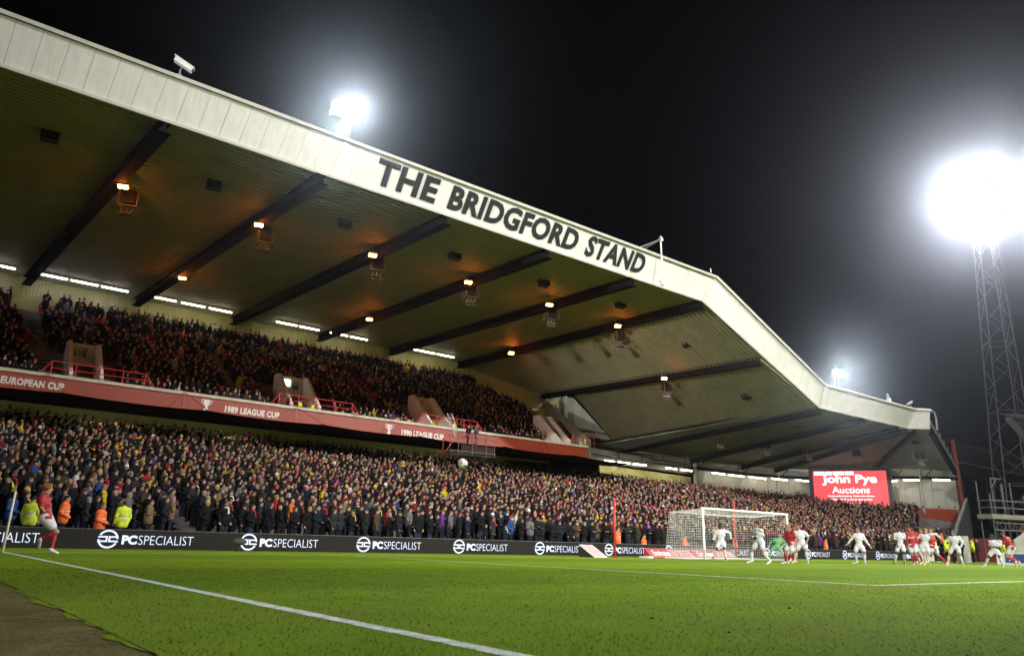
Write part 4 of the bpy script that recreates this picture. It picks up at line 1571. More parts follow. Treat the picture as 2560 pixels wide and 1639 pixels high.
# ------------------------------------------------------------------ people: implicit surfaces meshed with surface nets
class SDF:
    def __init__(self, lo, hi, h):
        self.h = h
        self.lo = np.array(lo, float)
        self.n = np.ceil((np.array(hi) - self.lo) / h).astype(int) + 1
        self.F = np.full(self.n, .12, np.float32)

    def _win(self, lo, hi, pad):
        a = np.clip(np.floor((np.array(lo) - pad - self.lo) / self.h).astype(int), 0, self.n - 1)
        b = np.clip(np.ceil((np.array(hi) + pad - self.lo) / self.h).astype(int) + 1, 1, self.n)
        ax = [self.lo[i] + self.h * np.arange(a[i], b[i]) for i in range(3)]
        return tuple(slice(a[i], b[i]) for i in range(3)), np.meshgrid(*ax, indexing='ij')

    def _join(self, w, d, k):
        f = self.F[w]
        if k > 0:
            hh = np.clip(.5 + .5 * (f - d) / k, 0, 1)
            self.F[w] = f * (1 - hh) + d * hh - k * hh * (1 - hh)
        else:
            self.F[w] = np.minimum(f, d)

    def cap(self, a, b, ra, rb=None, k=.03, flat=None):
        """tapered capsule; flat=(axis, factor) squeezes the distance along a direction"""
        rb = ra if rb is None else rb
        a, b = np.array(a, float), np.array(b, float)
        R_ = max(ra, rb) * 1.5
        w, (X, Y, Z) = self._win(np.minimum(a, b) - R_, np.maximum(a, b) + R_, .05)
        d = b - a
        L = max(d @ d, 1e-9)
        px, py, pz = X - a[0], Y - a[1], Z - a[2]
        t = np.clip((px * d[0] + py * d[1] + pz * d[2]) / L, 0, 1)
        qx, qy, qz = px - t * d[0], py - t * d[1], pz - t * d[2]
        if flat is not None:
            ax, fc = flat
            q = qx * ax[0] + qy * ax[1] + qz * ax[2]
            qx, qy, qz = qx + (fc - 1) * q * ax[0], qy + (fc - 1) * q * ax[1], qz + (fc - 1) * q * ax[2]
        self._join(w, np.sqrt(qx * qx + qy * qy + qz * qz) - (ra + t * (rb - ra)), k)
        return self

    def ell(self, c, r, axes=None, k=.02, cut=False):
        c, r = np.array(c, float), np.array(r, float)
        m = r.max()
        w, (X, Y, Z) = self._win(c - m, c + m, .05)
        p = np.stack([X - c[0], Y - c[1], Z - c[2]])
        if axes is not None:
            p = np.einsum('ij,jabc->iabc', np.array(axes), p)
        k0 = np.sqrt(sum((p[i] / r[i]) ** 2 for i in range(3)))
        k1 = np.sqrt(sum((p[i] / r[i] ** 2) ** 2 for i in range(3))) + 1e-9
        d = k0 * (k0 - 1) / k1
        if cut:
            f = self.F[w]
            hh = np.clip(.5 - .5 * (f + d) / k, 0, 1)
            self.F[w] = f * (1 - hh) - d * hh + k * hh * (1 - hh)
        else:
            self._join(w, d, k)
        return self

    def plane(self, o, n):
        """keep only the side the normal points away from"""
        ax = [self.lo[i] + self.h * np.arange(self.n[i]) for i in range(3)]
        X, Y, Z = np.meshgrid(*ax, indexing='ij')
        n = np.array(n, float)
        n /= np.linalg.norm(n)
        self.F = np.maximum(self.F, ((X - o[0]) * n[0] + (Y - o[1]) * n[1] + (Z - o[2]) * n[2]).astype(np.float32))
        return self

    def mesh(self, name, m):
        F = self.F
        ins = F < 0
        c = np.zeros(self.n - 1, np.int8)
        for i in (0, 1):
            for j in (0, 1):
                for k in (0, 1):
                    c += ins[i:self.n[0] - 1 + i, j:self.n[1] - 1 + j, k:self.n[2] - 1 + k]
        mask = (c > 0) & (c < 8)
        I = np.argwhere(mask)
        idx = np.full(mask.shape, -1, np.int64)
        idx[mask] = np.arange(len(I))
        acc, cnt = np.zeros((len(I), 3)), np.zeros(len(I))
        E = []
        for ax in range(3):
            o = [a for a in range(3) if a != ax]
            for p in (0, 1):
                for q in (0, 1):
                    s = [0, 0, 0]
                    s[o[0]], s[o[1]] = p, q
                    e = list(s)
                    e[ax] = 1
                    E.append((s, e))
        for s, e in E:
            f0 = F[I[:, 0] + s[0], I[:, 1] + s[1], I[:, 2] + s[2]]
            f1 = F[I[:, 0] + e[0], I[:, 1] + e[1], I[:, 2] + e[2]]
            x = (f0 < 0) != (f1 < 0)
            t = np.where(x, f0 / np.where(x, f0 - f1, 1), 0)
            pt = I + np.array(s) + t[:, None] * (np.array(e) - np.array(s))
            acc[x] += pt[x]
            cnt[x] += 1
        Vv = self.lo + self.h * acc / np.maximum(cnt, 1)[:, None]
        Q = []
        for ax in range(3):
            o = [a for a in range(3) if a != ax]
            sl0, sl1 = [slice(None)] * 3, [slice(None)] * 3
            sl0[ax], sl1[ax] = slice(0, -1), slice(1, None)
            x = ins[tuple(sl0)] != ins[tuple(sl1)]
            fl = ins[tuple(sl0)]
            G = np.argwhere(x)
            g = G[(G[:, o[0]] > 0) & (G[:, o[1]] > 0) & (G[:, o[0]] < self.n[o[0]] - 1) & (G[:, o[1]] < self.n[o[1]] - 1)]
            if not len(g):
                continue

            def at(p, q):
                h_ = g.copy()
                h_[:, o[0]] -= p
                h_[:, o[1]] -= q
                return idx[h_[:, 0], h_[:, 1], h_[:, 2]]
            q4 = np.stack([at(1, 1), at(0, 1), at(0, 0), at(1, 0)], 1)
            flip = fl[g[:, 0], g[:, 1], g[:, 2]]
            if ax == 1:
                flip = ~flip
            q4[~flip] = q4[~flip][:, ::-1]
            Q.append(q4)
        Q = np.concatenate(Q) if Q else np.zeros((0, 4), int)
        me = bpy.data.meshes.new(name)
        me.vertices.add(len(Vv))
        me.vertices.foreach_set('co', Vv.ravel().astype(np.float32))
        me.loops.add(len(Q) * 4)
        me.loops.foreach_set('vertex_index', Q.ravel().astype(np.int32))
        me.polygons.add(len(Q))
        me.polygons.foreach_set('loop_start', np.arange(0, len(Q) * 4, 4, dtype=np.int32))
        for mm in (m if isinstance(m, (list, tuple)) else [m]):
            me.materials.append(mm)
        me.update()
        me.shade_smooth()
        return me


M_KITW = mat('white_kit', (.60, .60, .63), .7, var=.04, scale=6)
M_KITR = mat('red_kit', (.36, .016, .022), .7, var=.06, scale=6)
M_KITG = mat('green_kit', (.05, .42, .12), .7, var=.06, scale=6)
SKINS = {'pale': (.42, .24, .17), 'fair': (.36, .195, .135), 'tan': (.28, .145, .095), 'brown': (.13, .065, .04), 'dark': (.035, .019, .013)}


def skin(n):
    return mat('skin_' + n, SKINS[n], .55, var=.08, scale=14)


def hairm(n, c):
    return mat('hair_' + n, c, .8, var=.3, scale=40, bump=.5)


M_EYE = mat('eye_dark', (.02, .015, .012), .3)
M_LIP = mat('lip', (.30, .10, .08), .5)


def unit(v):
    v = np.array(v, float)
    return v / max(np.linalg.norm(v), 1e-9)


def head_sdf(g, c, fd, up=(0, 0, 1), sc=1.0, k=.02):
    """skull, jaw, nose, ears, brow on an implicit grid"""
    f = unit(fd)
    s = unit(np.cross(f, up))
    u = np.cross(s, f)
    A = [s, f, u]
    c = np.array(c, float)
    at = lambda x, y, z: c + (s * x + f * y + u * z) * sc
    g.ell(at(0, -.008, .025), np.array((.074, .094, .092)) * sc, A, k)
    g.ell(at(0, .022, -.055), np.array((.056, .066, .068)) * sc, A, k)
    g.ell(at(0, .058, -.098), np.array((.028, .026, .02)) * sc, A, k * .8)
    g.cap(at(0, .088, .012), at(0, .108, -.028), .010 * sc, .016 * sc, k * .5)
    g.ell(at(.032, .086, .008), np.array((.016, .013, .011)) * sc, A, k * .4, True)
    g.ell(at(-.032, .086, .008), np.array((.016, .013, .011)) * sc, A, k * .4, True)
    g.cap(at(-.04, .078, .032), at(.04, .078, .032), .012 * sc, None, k * .6)
    for q in (-1, 1):
        g.ell(at(q * .076, -.008, -.01), np.array((.012, .024, .034)) * sc, A, .006)
    return at


def paint_face(me, at, c_off=None):
    """dark eyes and brows, lips: second and third material slots"""
    e1, e2, l1 = np.array(at(.031, .083, .006)), np.array(at(-.031, .083, .006)), np.array(at(0, .084, -.066))
    b1, b2 = np.array(at(.034, .088, .036)), np.array(at(-.034, .088, .036))
    for p in me.polygons:
        q = np.array(p.center)
        if min(np.linalg.norm(q - e1), np.linalg.norm(q - e2)) < .015 or min(np.linalg.norm(q - b1), np.linalg.norm(q - b2)) < .012:
            p.material_index = 1
        elif np.linalg.norm((q - l1) * np.array((.8, .8, 1.8))) < .022:
            p.material_index = 2


def hand_sdf(g, w, d, n, r=.010, side=1, curl=.35):
    """palm, four unequal fingers and a thumb; d = along the hand, n = palm normal"""
    d, n = unit(d), unit(n)
    s = unit(np.cross(d, n)) * side
    w = np.array(w, float)
    g.cap(w, w + d * .085, .026, .034, .02, (n, 1.7))
    for q, L in ((-.030, .062), (-.010, .078), (.010, .072), (.028, .056)):
        b = w + d * .095 + s * q
        m_ = b + d * L * .55 + n * L * curl * .4
        g.cap(b - d * .02, m_, r, r * .95, .008)
        g.cap(m_, m_ + d * L * .35 + n * L * curl * .7, r * .95, r * .8, .006)
    t0 = w + d * .025 - s * .028
    t1 = t0 + d * .04 - s * .032 + n * .012
    g.cap(t0, t1, r * 1.25, r * 1.1, .01)
    g.cap(t1, t1 + d * .03 - s * .006 + n * .008, r * 1.1, r * .85, .006)


def player(key, label, team, skn, hair, boots, face=(-.75, -.65), near='L', gloves=None, long_sleeve=False, hair_style='short', h=.0135, knee='F', cat='person', group='footballers on the pitch', arms=(1, 1), socks=None, shortm=None, beard=None, up=(0, 0, 1)):
    x, y, yaw, J2 = POSES[key]
    J = {}
    fy = face[1]
    sg = -1 if near == 'L' else 1

    def lift(a, b, full, sgn):
        d = np.hypot(J2[a][0] - J2[b][0], J2[a][1] - J2[b][1])
        return sgn * math.sqrt(max(0, full * full - d * d)) / 2
    dz = lift('sL', 'sR', .36, sg)
    dh = lift('pL', 'pR', .20, sg)
    for k_, (u_, v_) in J2.items():
        J[k_] = np.array((u_, 0.0, v_))
    J['sL'][1], J['sR'][1] = dz, -dz
    J['pL'][1], J['pR'][1] = dh, -dh

    def ext(a, b, full, sgn):
        d = np.hypot(J2[a][0] - J2[b][0], J2[a][1] - J2[b][1])
        e = math.sqrt(max(0, full * full - d * d))
        J[b][1] = J[a][1] + sgn * min(e, full * .75)
    s0 = -1 if fy < 0 else 1
    for q, sgn in (('L', arms[0]), ('R', arms[1])):
        ext('s' + q, 'e' + q, .27, -s0 * .3 * sgn)
        ext('e' + q, 'w' + q, .25, s0 * sgn * .8)
        ext('p' + q, 'k' + q, .41, s0 * (.7 if knee == 'F' else -.5))
        ext('k' + q, 'a' + q, .42, -s0 * .5)
        J['a' + q][1] = J['k' + q][1] * .4
        J['t' + q][1] = J['a' + q][1] + s0 * math.sqrt(max(0, .17 ** 2 - (J['t' + q][0] - J['a' + q][0]) ** 2))
    J['neck'][1] = 0
    J['head'][1] = s0 * .03
    f3 = unit((face[0], face[1], 0.0))
    rootz = {}
    lo = np.min([v for v in J.values()], 0) - .30
    hi = np.max([v for v in J.values()], 0) + .30
    lo[2] = -.04
    sm = skin(skn)
    pm = (J['pL'] + J['pR']) / 2
    sm_ = (J['sL'] + J['sR']) / 2
    tv = unit(sm_ - pm)
    across = unit(J['sR'] - J['sL'])
    fwd = unit(np.cross(tv, across))
    # --- body
    g = SDF(lo, hi, h)
    at = head_sdf(g, J['head'], (f3[0], f3[1], .02), up)
    g.cap(J['head'] - f3 * .015 + np.array((0, 0, -.05)), J['neck'] - np.array((0, 0, .03)), .050, .058, .03)
    ch = sm_ - tv * .13
    g.cap(ch - across * .055, ch + across * .055, .125, None, .05, (fwd, 1.15))
    g.cap(pm + tv * .06 - across * .04, pm + tv * .06 + across * .04, .112, None, .06, (fwd, 1.1))
    g.cap(pm + tv * .1, ch, .11, .12, .05, (fwd, 1.15))
    for q, sd in (('L', 1), ('R', -1)):
        S, E_, Wr = J['s' + q], J['e' + q], J['w' + q]
        g.cap(J['neck'] - tv * .05, S, .05, .052, .05)
        g.cap(S, E_, .050, .038, .03)
        g.cap(E_, Wr, .040, .027, .02)
        hd = unit(Wr - E_)
        hand_sdf(g, Wr, hd, unit(np.cross(hd, across) + np.array((.01, 0, 0))), .0105, sd)
        Hp, K_, A_ = J['p' + q], J['k' + q], J['a' + q]
        g.cap(Hp, K_, .082, .054, .04)
        g.cap(K_, K_ + (A_ - K_) * .4, .052, .054, .03)
        g.cap(K_ + (A_ - K_) * .4, A_, .052, .034, .03)
        g.cap(A_, J['t' + q] + np.array((0, 0, .01)), .036, .03, .02)
    me = g.mesh('person', [sm, M_EYE, M_LIP])
    paint_face(me, at)
    body = link('person', me, None, (x, y, 0))
    body.rotation_euler.z = yaw - math.pi / 2
    tag(body, label, cat, group)
    kit = {'white': M_KITW, 'red': M_KITR, 'green': M_KITG}[team]
    # --- shirt
    g = SDF(lo, hi, h)
    g.cap(ch - across * .062, ch + across * .062, .142, None, .05, (fwd, 1.12))
    g.cap(pm + tv * .02 - across * .05, pm + tv * .02 + across * .05, .135, None, .06, (fwd, 1.08))
    g.cap(pm + tv * .08, ch, .135, .14, .06, (fwd, 1.12))
    g.cap(J['neck'] - tv * .05, J['neck'] - tv * .02, .075, .066, .03)
    for q in 'LR':
        S, E_, Wr = J['s' + q], J['e' + q], J['w' + q]
        g.cap(J['neck'] - tv * .06, S, .065, .068, .04)
        if long_sleeve:
            g.cap(S, E_, .070, .056, .04)
            g.cap(E_, E_ + (Wr - E_) * .92, .054, .040, .03)
        else:
            g.cap(S, S + (E_ - S) * .72, .072, .070, .04)
    g.plane(pm - tv * .09, -tv)
    # creases
    g.F += (.010 * np.sin(np.linspace(0, 40 * (hi[2] - lo[2]), g.n[2]))[None, None, :] * np.sin(np.linspace(0, 17, g.n[0]))[:, None, None]).astype(np.float32)
    shirt_me = g.mesh('shirt', kit)
    shirt = link('shirt', shirt_me, body)
    # --- shorts
    g = SDF(lo, hi, h)
    g.cap(pm + tv * .05 - across * .05, pm + tv * .05 + across * .05, .128, None, .05, (fwd, 1.1))
    for q in 'LR':
        Hp, K_ = J['p' + q], J['k' + q]
        g.cap(Hp, Hp + (K_ - Hp) * .60, .106, .100, .045)
    # hem: flat cuts just above each knee
    me2 = g.mesh('shorts', shortm or (M_KITW if team != 'green' else M_KITG))
    link('shorts', me2, body)
    sk = {'white': M_KITW, 'red': M_KITR, 'green': M_KITG}[team] if socks is None else socks
    for q in 'LR':
        K_, A_, T_ = J['k' + q], J['a' + q], J['t' + q]
        d = A_ - K_
        lo2, hi2 = np.minimum(np.minimum(K_, A_), T_) - .14, np.maximum(np.maximum(K_, A_), T_) + .14
        g = SDF(lo2, hi2, h)
        g.cap(K_ + d * .16, K_ + d * .42, .058, .062, .02)
        g.cap(K_ + d * .42, A_, .060, .042, .03)
        link('sock', g.mesh('sock', sk), body)
        g = SDF(lo2, hi2, h * .85)
        td = unit((T_ - A_) * np.array((1, 1, 0)) if abs(T_[0] - A_[0]) + abs(T_[1] - A_[1]) > .03 else np.array((0, s0, 0)))
        tdir = unit(T_ - A_ + np.array((0, 0, .02)))
        g.cap(A_ - tdir * .03 - np.array((0, 0, .015)), T_, .042, .036, .02)
        g.cap(A_, A_ - np.array((0, 0, .02)), .046, .046, .02)
        bo = link('boot', g.mesh('boot', boots), body)
    # --- gloves
    if gloves is not None:
        for q, sd in (('L', 1), ('R', -1)):
            E_, Wr = J['e' + q], J['w' + q]
            g = SDF(Wr - .28, Wr + .28, h * .9)
            hd = unit(Wr - E_)
            hand_sdf(g, Wr - hd * .01, hd, unit(np.cross(hd, across) + np.array((.01, 0, 0))), .016, sd)
            g.cap(Wr - hd * .05, Wr + hd * .03, .036, .038, .02)
            link('glove', g.mesh('glove', gloves), body)
    # --- hair
    if hair is not None:
        link('hair', hair_mesh(J['head'], f3, hair, hair_style, h), body)
    if beard is not None:
        s_, u3 = unit(np.cross(f3, up)), np.array(up, float)
        g = SDF(J['head'] - .17, J['head'] + .17, h * .8)
        A = [s_, f3, u3]
        g.ell(np.array(at(0, .026, -.072)), (.060, .068, .056), A, .01)
        g.plane(np.array(at(0, 0, -.045)), u3)
        link('beard', g.mesh('beard', beard), body)
    return body, shirt, J


def hair_mesh(c, f3, m, style, h):
    up = np.array((0, 0, 1.0))
    s_ = unit(np.cross(f3, up))
    A = [s_, f3, up]
    c = np.array(c, float)
    g = SDF(c - .22, c + .22, h * .75)
    r = {'short': (.082, .102, .100), 'curly': (.096, .114, .112), 'crop': (.078, .098, .096), 'long': (.088, .106, .104), 'beanie': (.088, .110, .108), 'cap': (.084, .105, .100)}[style]
    cc = c + f3 * -.012 + up * .03
    g.ell(cc, r, A, .01)
    if style == 'long':
        for q in (-1, 1):
            g.cap(c - f3 * .03 + s_ * q * .06 + up * .02, c - f3 * .04 + s_ * q * .07 - up * .17, .036, .03, .03)
        g.cap(c - f3 * .07, c - f3 * .08 - up * .15, .055, .05, .03)
    if style == 'curly':
        for i in range(46):
            a, b = rnd.random() * 6.28, rnd.uniform(-.1, 1.0)
            d = np.array((math.cos(a) * math.sqrt(max(0, 1 - b * b)), math.sin(a) * math.sqrt(max(0, 1 - b * b)), b))
            p = cc + np.array(A).T @ (d * np.array(r) * .98)
            g.ell(p, (.022, .022, .022), None, .008)
    if style == 'beanie':
        g.ell(cc + up * .10, (.03, .03, .03), A, .01)
    # cut away the face below the hairline
    if style in ('beanie',):
        g.plane(c + up * .012, -up)
    elif style == 'cap':
        g.plane(c + up * .025, -up)
        g.cap(c + f3 * .08 + up * .034, c + f3 * .16 + up * .028, .055, .05, .01, (up, 7.0))
    else:
        nn = unit(f3 * .80 - up * .60)
        g.plane(c + f3 * .052 + up * .045, nn)
        if style != 'long':
            g.plane(c - up * .055 - f3 * .06, -up)
    if style != 'curly':
        ax = [g.lo[i] + g.h * np.arange(g.n[i]) for i in range(3)]
        X, Y, Z = np.meshgrid(*ax, indexing='ij')
        g.F += (.0025 * np.sin(X * 210) * np.sin(Y * 190 + 1)).astype(np.float32)
    return g.mesh('hair', m)


def decal(body, shirt, text, cx, cz, w, h, m, name='lettering', bold=.03, side=-1):
    """print a word on the cloth: text vertices are laid onto the surface seen from the viewer's side"""
    bvh = BVHTree.FromPolygons([v.co[:] for v in shirt.data.vertices], [tuple(p.vertices) for p in shirt.data.polygons])
    V, F = text_mesh(text, w, h, bold, 0)
    bm = bmesh.new()
    vs = [bm.verts.new((cx - w / 2 + v[0], 0, cz - h / 2 + v[2])) for v in V]
    for f in F:
        try:
            bm.faces.new([vs[i] for i in f])
        except ValueError:
            pass
    ok = True
    for v in bm.verts:
        hit = bvh.ray_cast(Vector((v.co.x, side * 2, v.co.z)), Vector((0, -side, 0)))
        if hit[0] is None:
            ok = False
            v.co.y = side * .15
        else:
            v.co.y = hit[0].y + side * .007
    me = bpy.data.meshes.new(name)
    bm.to_mesh(me)
    bm.free()
    me.materials.append(m)
    link(name, me, shirt)


POSES={
 'P1':(27.86,-1.76,0.64,dict(head=(0.115,1.592),neck=(0.113,1.427),sL=(-0.044,1.318),sR=(0.352,1.326),eL=(-0.128,1.092),eR=(0.555,1.254),wL=(-0.229,0.926),wR=(0.588,0.96),pL=(0.027,0.767),pR=(0.25,0.772),kL=(-0.084,0.519),kR=(0.246,0.56),aL=(-0.207,0.174),aR=(0.298,0.123),tL=(-0.344,0.047),tR=(0.302,0.02))),
 'P2':(24.37,-6.26,0.593,dict(head=(-0.021,1.493),neck=(-0.008,1.348),sL=(-0.07,1.249),sR=(0.135,1.261),eL=(-0.127,1.039),eR=(0.198,1.06),wL=(-0.228,0.96),wR=(-0.061,0.991),pL=(-0.032,0.806),pR=(0.146,0.81),kL=(-0.259,0.47),kR=(0.143,0.466),aL=(-0.286,0.126),aR=(0.385,0.118),tL=(-0.463,0.038),tR=(0.27,0.02))),
 'GK':(37.88,1.74,0.574,dict(head=(0.315,1.371),neck=(0.275,1.207),sL=(0.037,1.141),sR=(0.478,1.129),eL=(-0.237,0.971),eR=(0.541,0.906),wL=(-0.322,0.785),wR=(0.411,0.76),pL=(-0.033,0.709),pR=(0.225,0.675),kL=(-0.209,0.501),kR=(0.348,0.434),aL=(-0.376,0.111),aR=(0.482,0.093),tL=(-0.423,0.02),tR=(0.438,0.032))),
 'P4':(26.3,-6.26,0.561,dict(head=(0.11,1.442),neck=(0.145,1.298),sL=(0.059,1.21),sR=(0.299,1.214),eL=(-0.059,0.948),eR=(0.381,1),wL=(-0.183,0.787),wR=(0.335,0.769),pL=(0.095,0.735),pR=(0.263,0.739),kL=(-0.04,0.432),kR=(0.156,0.423),aL=(-0.065,0.09),aR=(0.05,0.135),tL=(-0.224,0.02),tR=(0.03,0.05))),
 'P5':(28.97,-5.26,0.545,dict(head=(-0.016,1.572),neck=(0.003,1.416),sL=(-0.174,1.294),sR=(0.22,1.301),eL=(-0.178,1.039),eR=(0.381,1.127),wL=(-0.149,0.822),wR=(0.304,0.925),pL=(-0.015,0.794),pR=(0.21,0.799),kL=(-0.159,0.498),kR=(0.222,0.569),aL=(-0.262,0.126),aR=(0.261,0.126),tL=(-0.376,0.022),tR=(0.274,0.02))),
 'P5b':(30.89,-3.76,0.553,dict(head=(0.108,1.574),neck=(0.103,1.424),sL=(-0.044,1.321),sR=(0.263,1.327),eL=(-0.112,1.07),eR=(0.335,1.079),wL=(-0.113,0.838),wR=(0.346,0.815),pL=(-0.018,0.807),pR=(0.175,0.811),kL=(-0.013,0.445),kR=(0.099,0.448),aL=(-0.054,0.116),aR=(0.072,0.087),tL=(-0.108,0.049),tR=(0.035,0.02))),
 'P6':(33.44,-5.56,0.482,dict(head=(0.049,1.573),neck=(0.068,1.419),sL=(-0.115,1.311),sR=(0.242,1.317),eL=(-0.266,1.113),eR=(0.354,1.048),wL=(-0.422,0.935),wR=(0.49,0.837),pL=(-0.061,0.762),pR=(0.157,0.767),kL=(-0.153,0.483),kR=(0.243,0.51),aL=(-0.123,0.105),aR=(0.212,0.088),tL=(-0.302,0.02),tR=(0.248,0.02))),
 'P7':(37.27,-5.56,0.441,dict(head=(0.105,1.666),neck=(0.143,1.536),sL=(-0.014,1.452),sR=(0.386,1.458),eL=(-0.045,1.162),eR=(0.425,1.189),wL=(0.011,0.941),wR=(0.372,0.948),pL=(0.06,0.849),pR=(0.276,0.854),kL=(-0.042,0.534),kR=(0.287,0.543),aL=(-0.152,0.146),aR=(0.263,0.104),tL=(-0.265,0.051),tR=(0.254,0.02))),
 'P8':(35.56,-7.06,0.426,dict(head=(-0.003,1.667),neck=(0.021,1.527),sL=(-0.119,1.43),sR=(0.211,1.435),eL=(-0.153,1.12),eR=(0.237,1.145),wL=(-0.19,0.84),wR=(0.223,0.884),pL=(-0.068,0.86),pR=(0.157,0.865),kL=(-0.023,0.479),kR=(0.117,0.5),aL=(0.022,0.135),aR=(0.13,0.19),tL=(-0.032,0.02),tR=(0.152,0.105))),
 'P9':(36.02,-7.46,0.413,dict(head=(0.119,1.572),neck=(0.113,1.432),sL=(-0.076,1.376),sR=(0.302,1.41),eL=(-0.296,1.225),eR=(0.537,1.438),wL=(-0.52,1.105),wR=(0.696,1.256),pL=(-0.143,0.868),pR=(0.081,0.873),kL=(-0.07,0.523),kR=(0.133,0.493),aL=(-0.044,0.144),aR=(-0,0.162),tL=(-0.143,0.02),tR=(0.128,0.036))),
 'P9b':(39.24,-5.76,0.419,dict(head=(0.174,1.692),neck=(0.171,1.539),sL=(0.02,1.442),sR=(0.299,1.438),eL=(-0.038,1.174),eR=(0.305,1.18),wL=(-0.055,0.926),wR=(0.261,0.952),pL=(0.026,0.871),pR=(0.2,0.875),kL=(-0.028,0.548),kR=(0.231,0.536),aL=(0.075,0.137),aR=(0.331,0.201),tL=(-0.07,0.02),tR=(0.284,0.088))),
 'P10':(37.38,-7.76,0.394,dict(head=(-0.481,1.576),neck=(-0.499,1.421),sL=(-0.637,1.358),sR=(-0.395,1.334),eL=(-0.698,1.114),eR=(-0.375,1.084),wL=(-0.657,0.9),wR=(-0.449,0.869),pL=(-0.577,0.884),pR=(-0.372,0.836),kL=(-0.537,0.53),kR=(-0.298,0.501),aL=(-0.751,0.365),aR=(0.013,0.142),tL=(-0.829,0.257),tR=(0.014,0.02))),
 'P11':(38.9,-7.56,0.385,dict(head=(0.06,1.583),neck=(0.06,1.418),sL=(-0.081,1.342),sR=(0.292,1.348),eL=(-0.199,1.193),eR=(0.417,1.114),wL=(-0.216,1.102),wR=(0.32,0.858),pL=(-0.048,0.85),pR=(0.199,0.856),kL=(-0.227,0.519),kR=(0.234,0.531),aL=(-0.315,0.136),aR=(0.316,0.138),tL=(-0.329,0.02),tR=(0.348,0.032))),
 'P12':(38.67,-9.26,0.351,dict(head=(0.139,1.372),neck=(0.141,1.221),sL=(0.073,1.174),sR=(0.473,1.168),eL=(0.055,0.922),eR=(0.422,0.895),wL=(0.268,0.891),wR=(0.288,0.927),pL=(0.07,0.678),pR=(0.317,0.684),kL=(-0.081,0.465),kR=(0.353,0.494),aL=(-0.251,0.112),aR=(0.44,0.118),tL=(-0.418,0.02),tR=(0.434,0.025))),
 'P13':(41.8,-9.26,0.328,dict(head=(-0.393,1.609),neck=(-0.361,1.46),sL=(-0.317,1.375),sR=(-0.2,1.396),eL=(-0.435,1.102),eR=(-0.464,1.131),wL=(-0.776,1.125),wR=(-0.686,1.183),pL=(-0.184,0.914),pR=(-0.041,0.899),kL=(-0.385,0.504),kR=(-0.274,0.489),aL=(-0.032,0.258),aR=(0.11,0.245),tL=(-0.08,0.02),tR=(0.13,0.046))),
 'corner':(0.92,-1.76,1.427,dict(head=(-0.387,1.575),neck=(-0.43,1.473),sL=(-0.491,1.336),sR=(-0.385,1.355),eL=(-0.465,1.113),eR=(-0.283,1.121),wL=(-0.333,0.971),wR=(-0.21,0.941),pL=(-0.381,0.851),pR=(-0.25,0.849),kL=(-0.03,0.536),kR=(-0.068,0.541),aL=(-0.35,0.341),aR=(-0.079,0.107),tL=(-0.35,0.143),tR=(0.074,0.02))),
}

H_BLACK = hairm('black', (.012, .010, .009))
H_BROWN = hairm('brown', (.07, .035, .016))
H_BLOND = hairm('blond', (.30, .19, .08))
H_GINGER = hairm('ginger', (.32, .10, .025))
B_WHITE = mat('boot_white', (.75, .73, .70), .4)
B_GOLD = mat('boot_gold', (.72, .36, .03), .4)
B_YEL = mat('boot_yellow', (.62, .72, .08), .4)
B_ORANGE = mat('boot_orange', (.75, .25, .12), .4)
G_BLACK = mat('glove_black', (.012, .012, .014), .7)
G_GK = mat('glove_keeper', (.35, .36, .33), .6)

player('P1', 'dark skinned footballer in plain white kit and gold boots in front of the near post', 'white', 'dark', H_BLACK, B_GOLD, (-.9, -.4), 'R', G_BLACK, True)
player('P2', 'white kit footballer with dark hair, gloved arms folded in, nearest to the goal mouth', 'white', 'fair', H_BLACK, B_WHITE, (-.95, -.3), 'R', G_BLACK, True)
player('GK', 'goalkeeper in green kit crouching inside the goal', 'green', 'fair', H_BROWN, B_WHITE, (-.5, -.85), 'L', G_GK, True)
player('P4', 'red shirted footballer with fair hair marking at the far post', 'red', 'fair', H_BLOND, B_WHITE, (-.9, -.4), 'R', None, False)
b, s, J = player('P5', 'brown haired footballer in white short sleeves behind the red shirt at the far post', 'white', 'fair', H_BROWN, B_WHITE, (-.85, -.5), 'R', None, False)
player('P5b', 'red shirted footballer half hidden behind the white shirt at the far post', 'red', 'tan', H_BROWN, B_ORANGE, (-.8, -.6), 'L', None, False)
player('P6', 'white kit footballer standing alone with both arms held out low', 'white', 'fair', H_BROWN, B_WHITE, (-.75, -.65), 'L', None, True)
player('P7', 'bald dark skinned footballer in white short sleeves with yellow boots', 'white', 'dark', None, B_YEL, (-.6, -.8), 'L', None, False)
b, s, J = player('P8', 'red shirted footballer standing upright with white sponsor letters', 'red', 'tan', H_BLACK, B_WHITE, (-.5, -.85), 'L', None, True)
decal(b, s, 'BOXT', float((J['sL'][0] + J['sR'][0]) / 2), float(J['sL'][2]) - .17, .30, .085, M_WHITE)
player('P9', 'fair haired footballer in white twisting with one arm stretched out behind', 'white', 'pale', H_BLOND, B_YEL, (-.6, -.8), 'L', None, True)
player('P9b', 'footballer in red socks partly hidden behind the twisting white player', 'red', 'fair', H_BROWN, B_WHITE, (-.7, -.7), 'L', None, False)
b, s, J = player('P10', 'blond footballer in red lunging sideways with number 27 on his shorts', 'red', 'pale', H_BLOND, B_WHITE, (-.6, -.8), 'L', None, False)
sh = [c for c in b.children if c.name.startswith('shorts')][0]
decal(b, sh, '27', float(J['pR'][0]) + .02, float(J['pR'][2]) - .12, .13, .12, M_LETTER)
player('P11', 'white kit footballer in dark gloves, right of the scrum of players', 'white', 'tan', H_BLACK, B_WHITE, (-.6, -.8), 'L', G_BLACK, True)
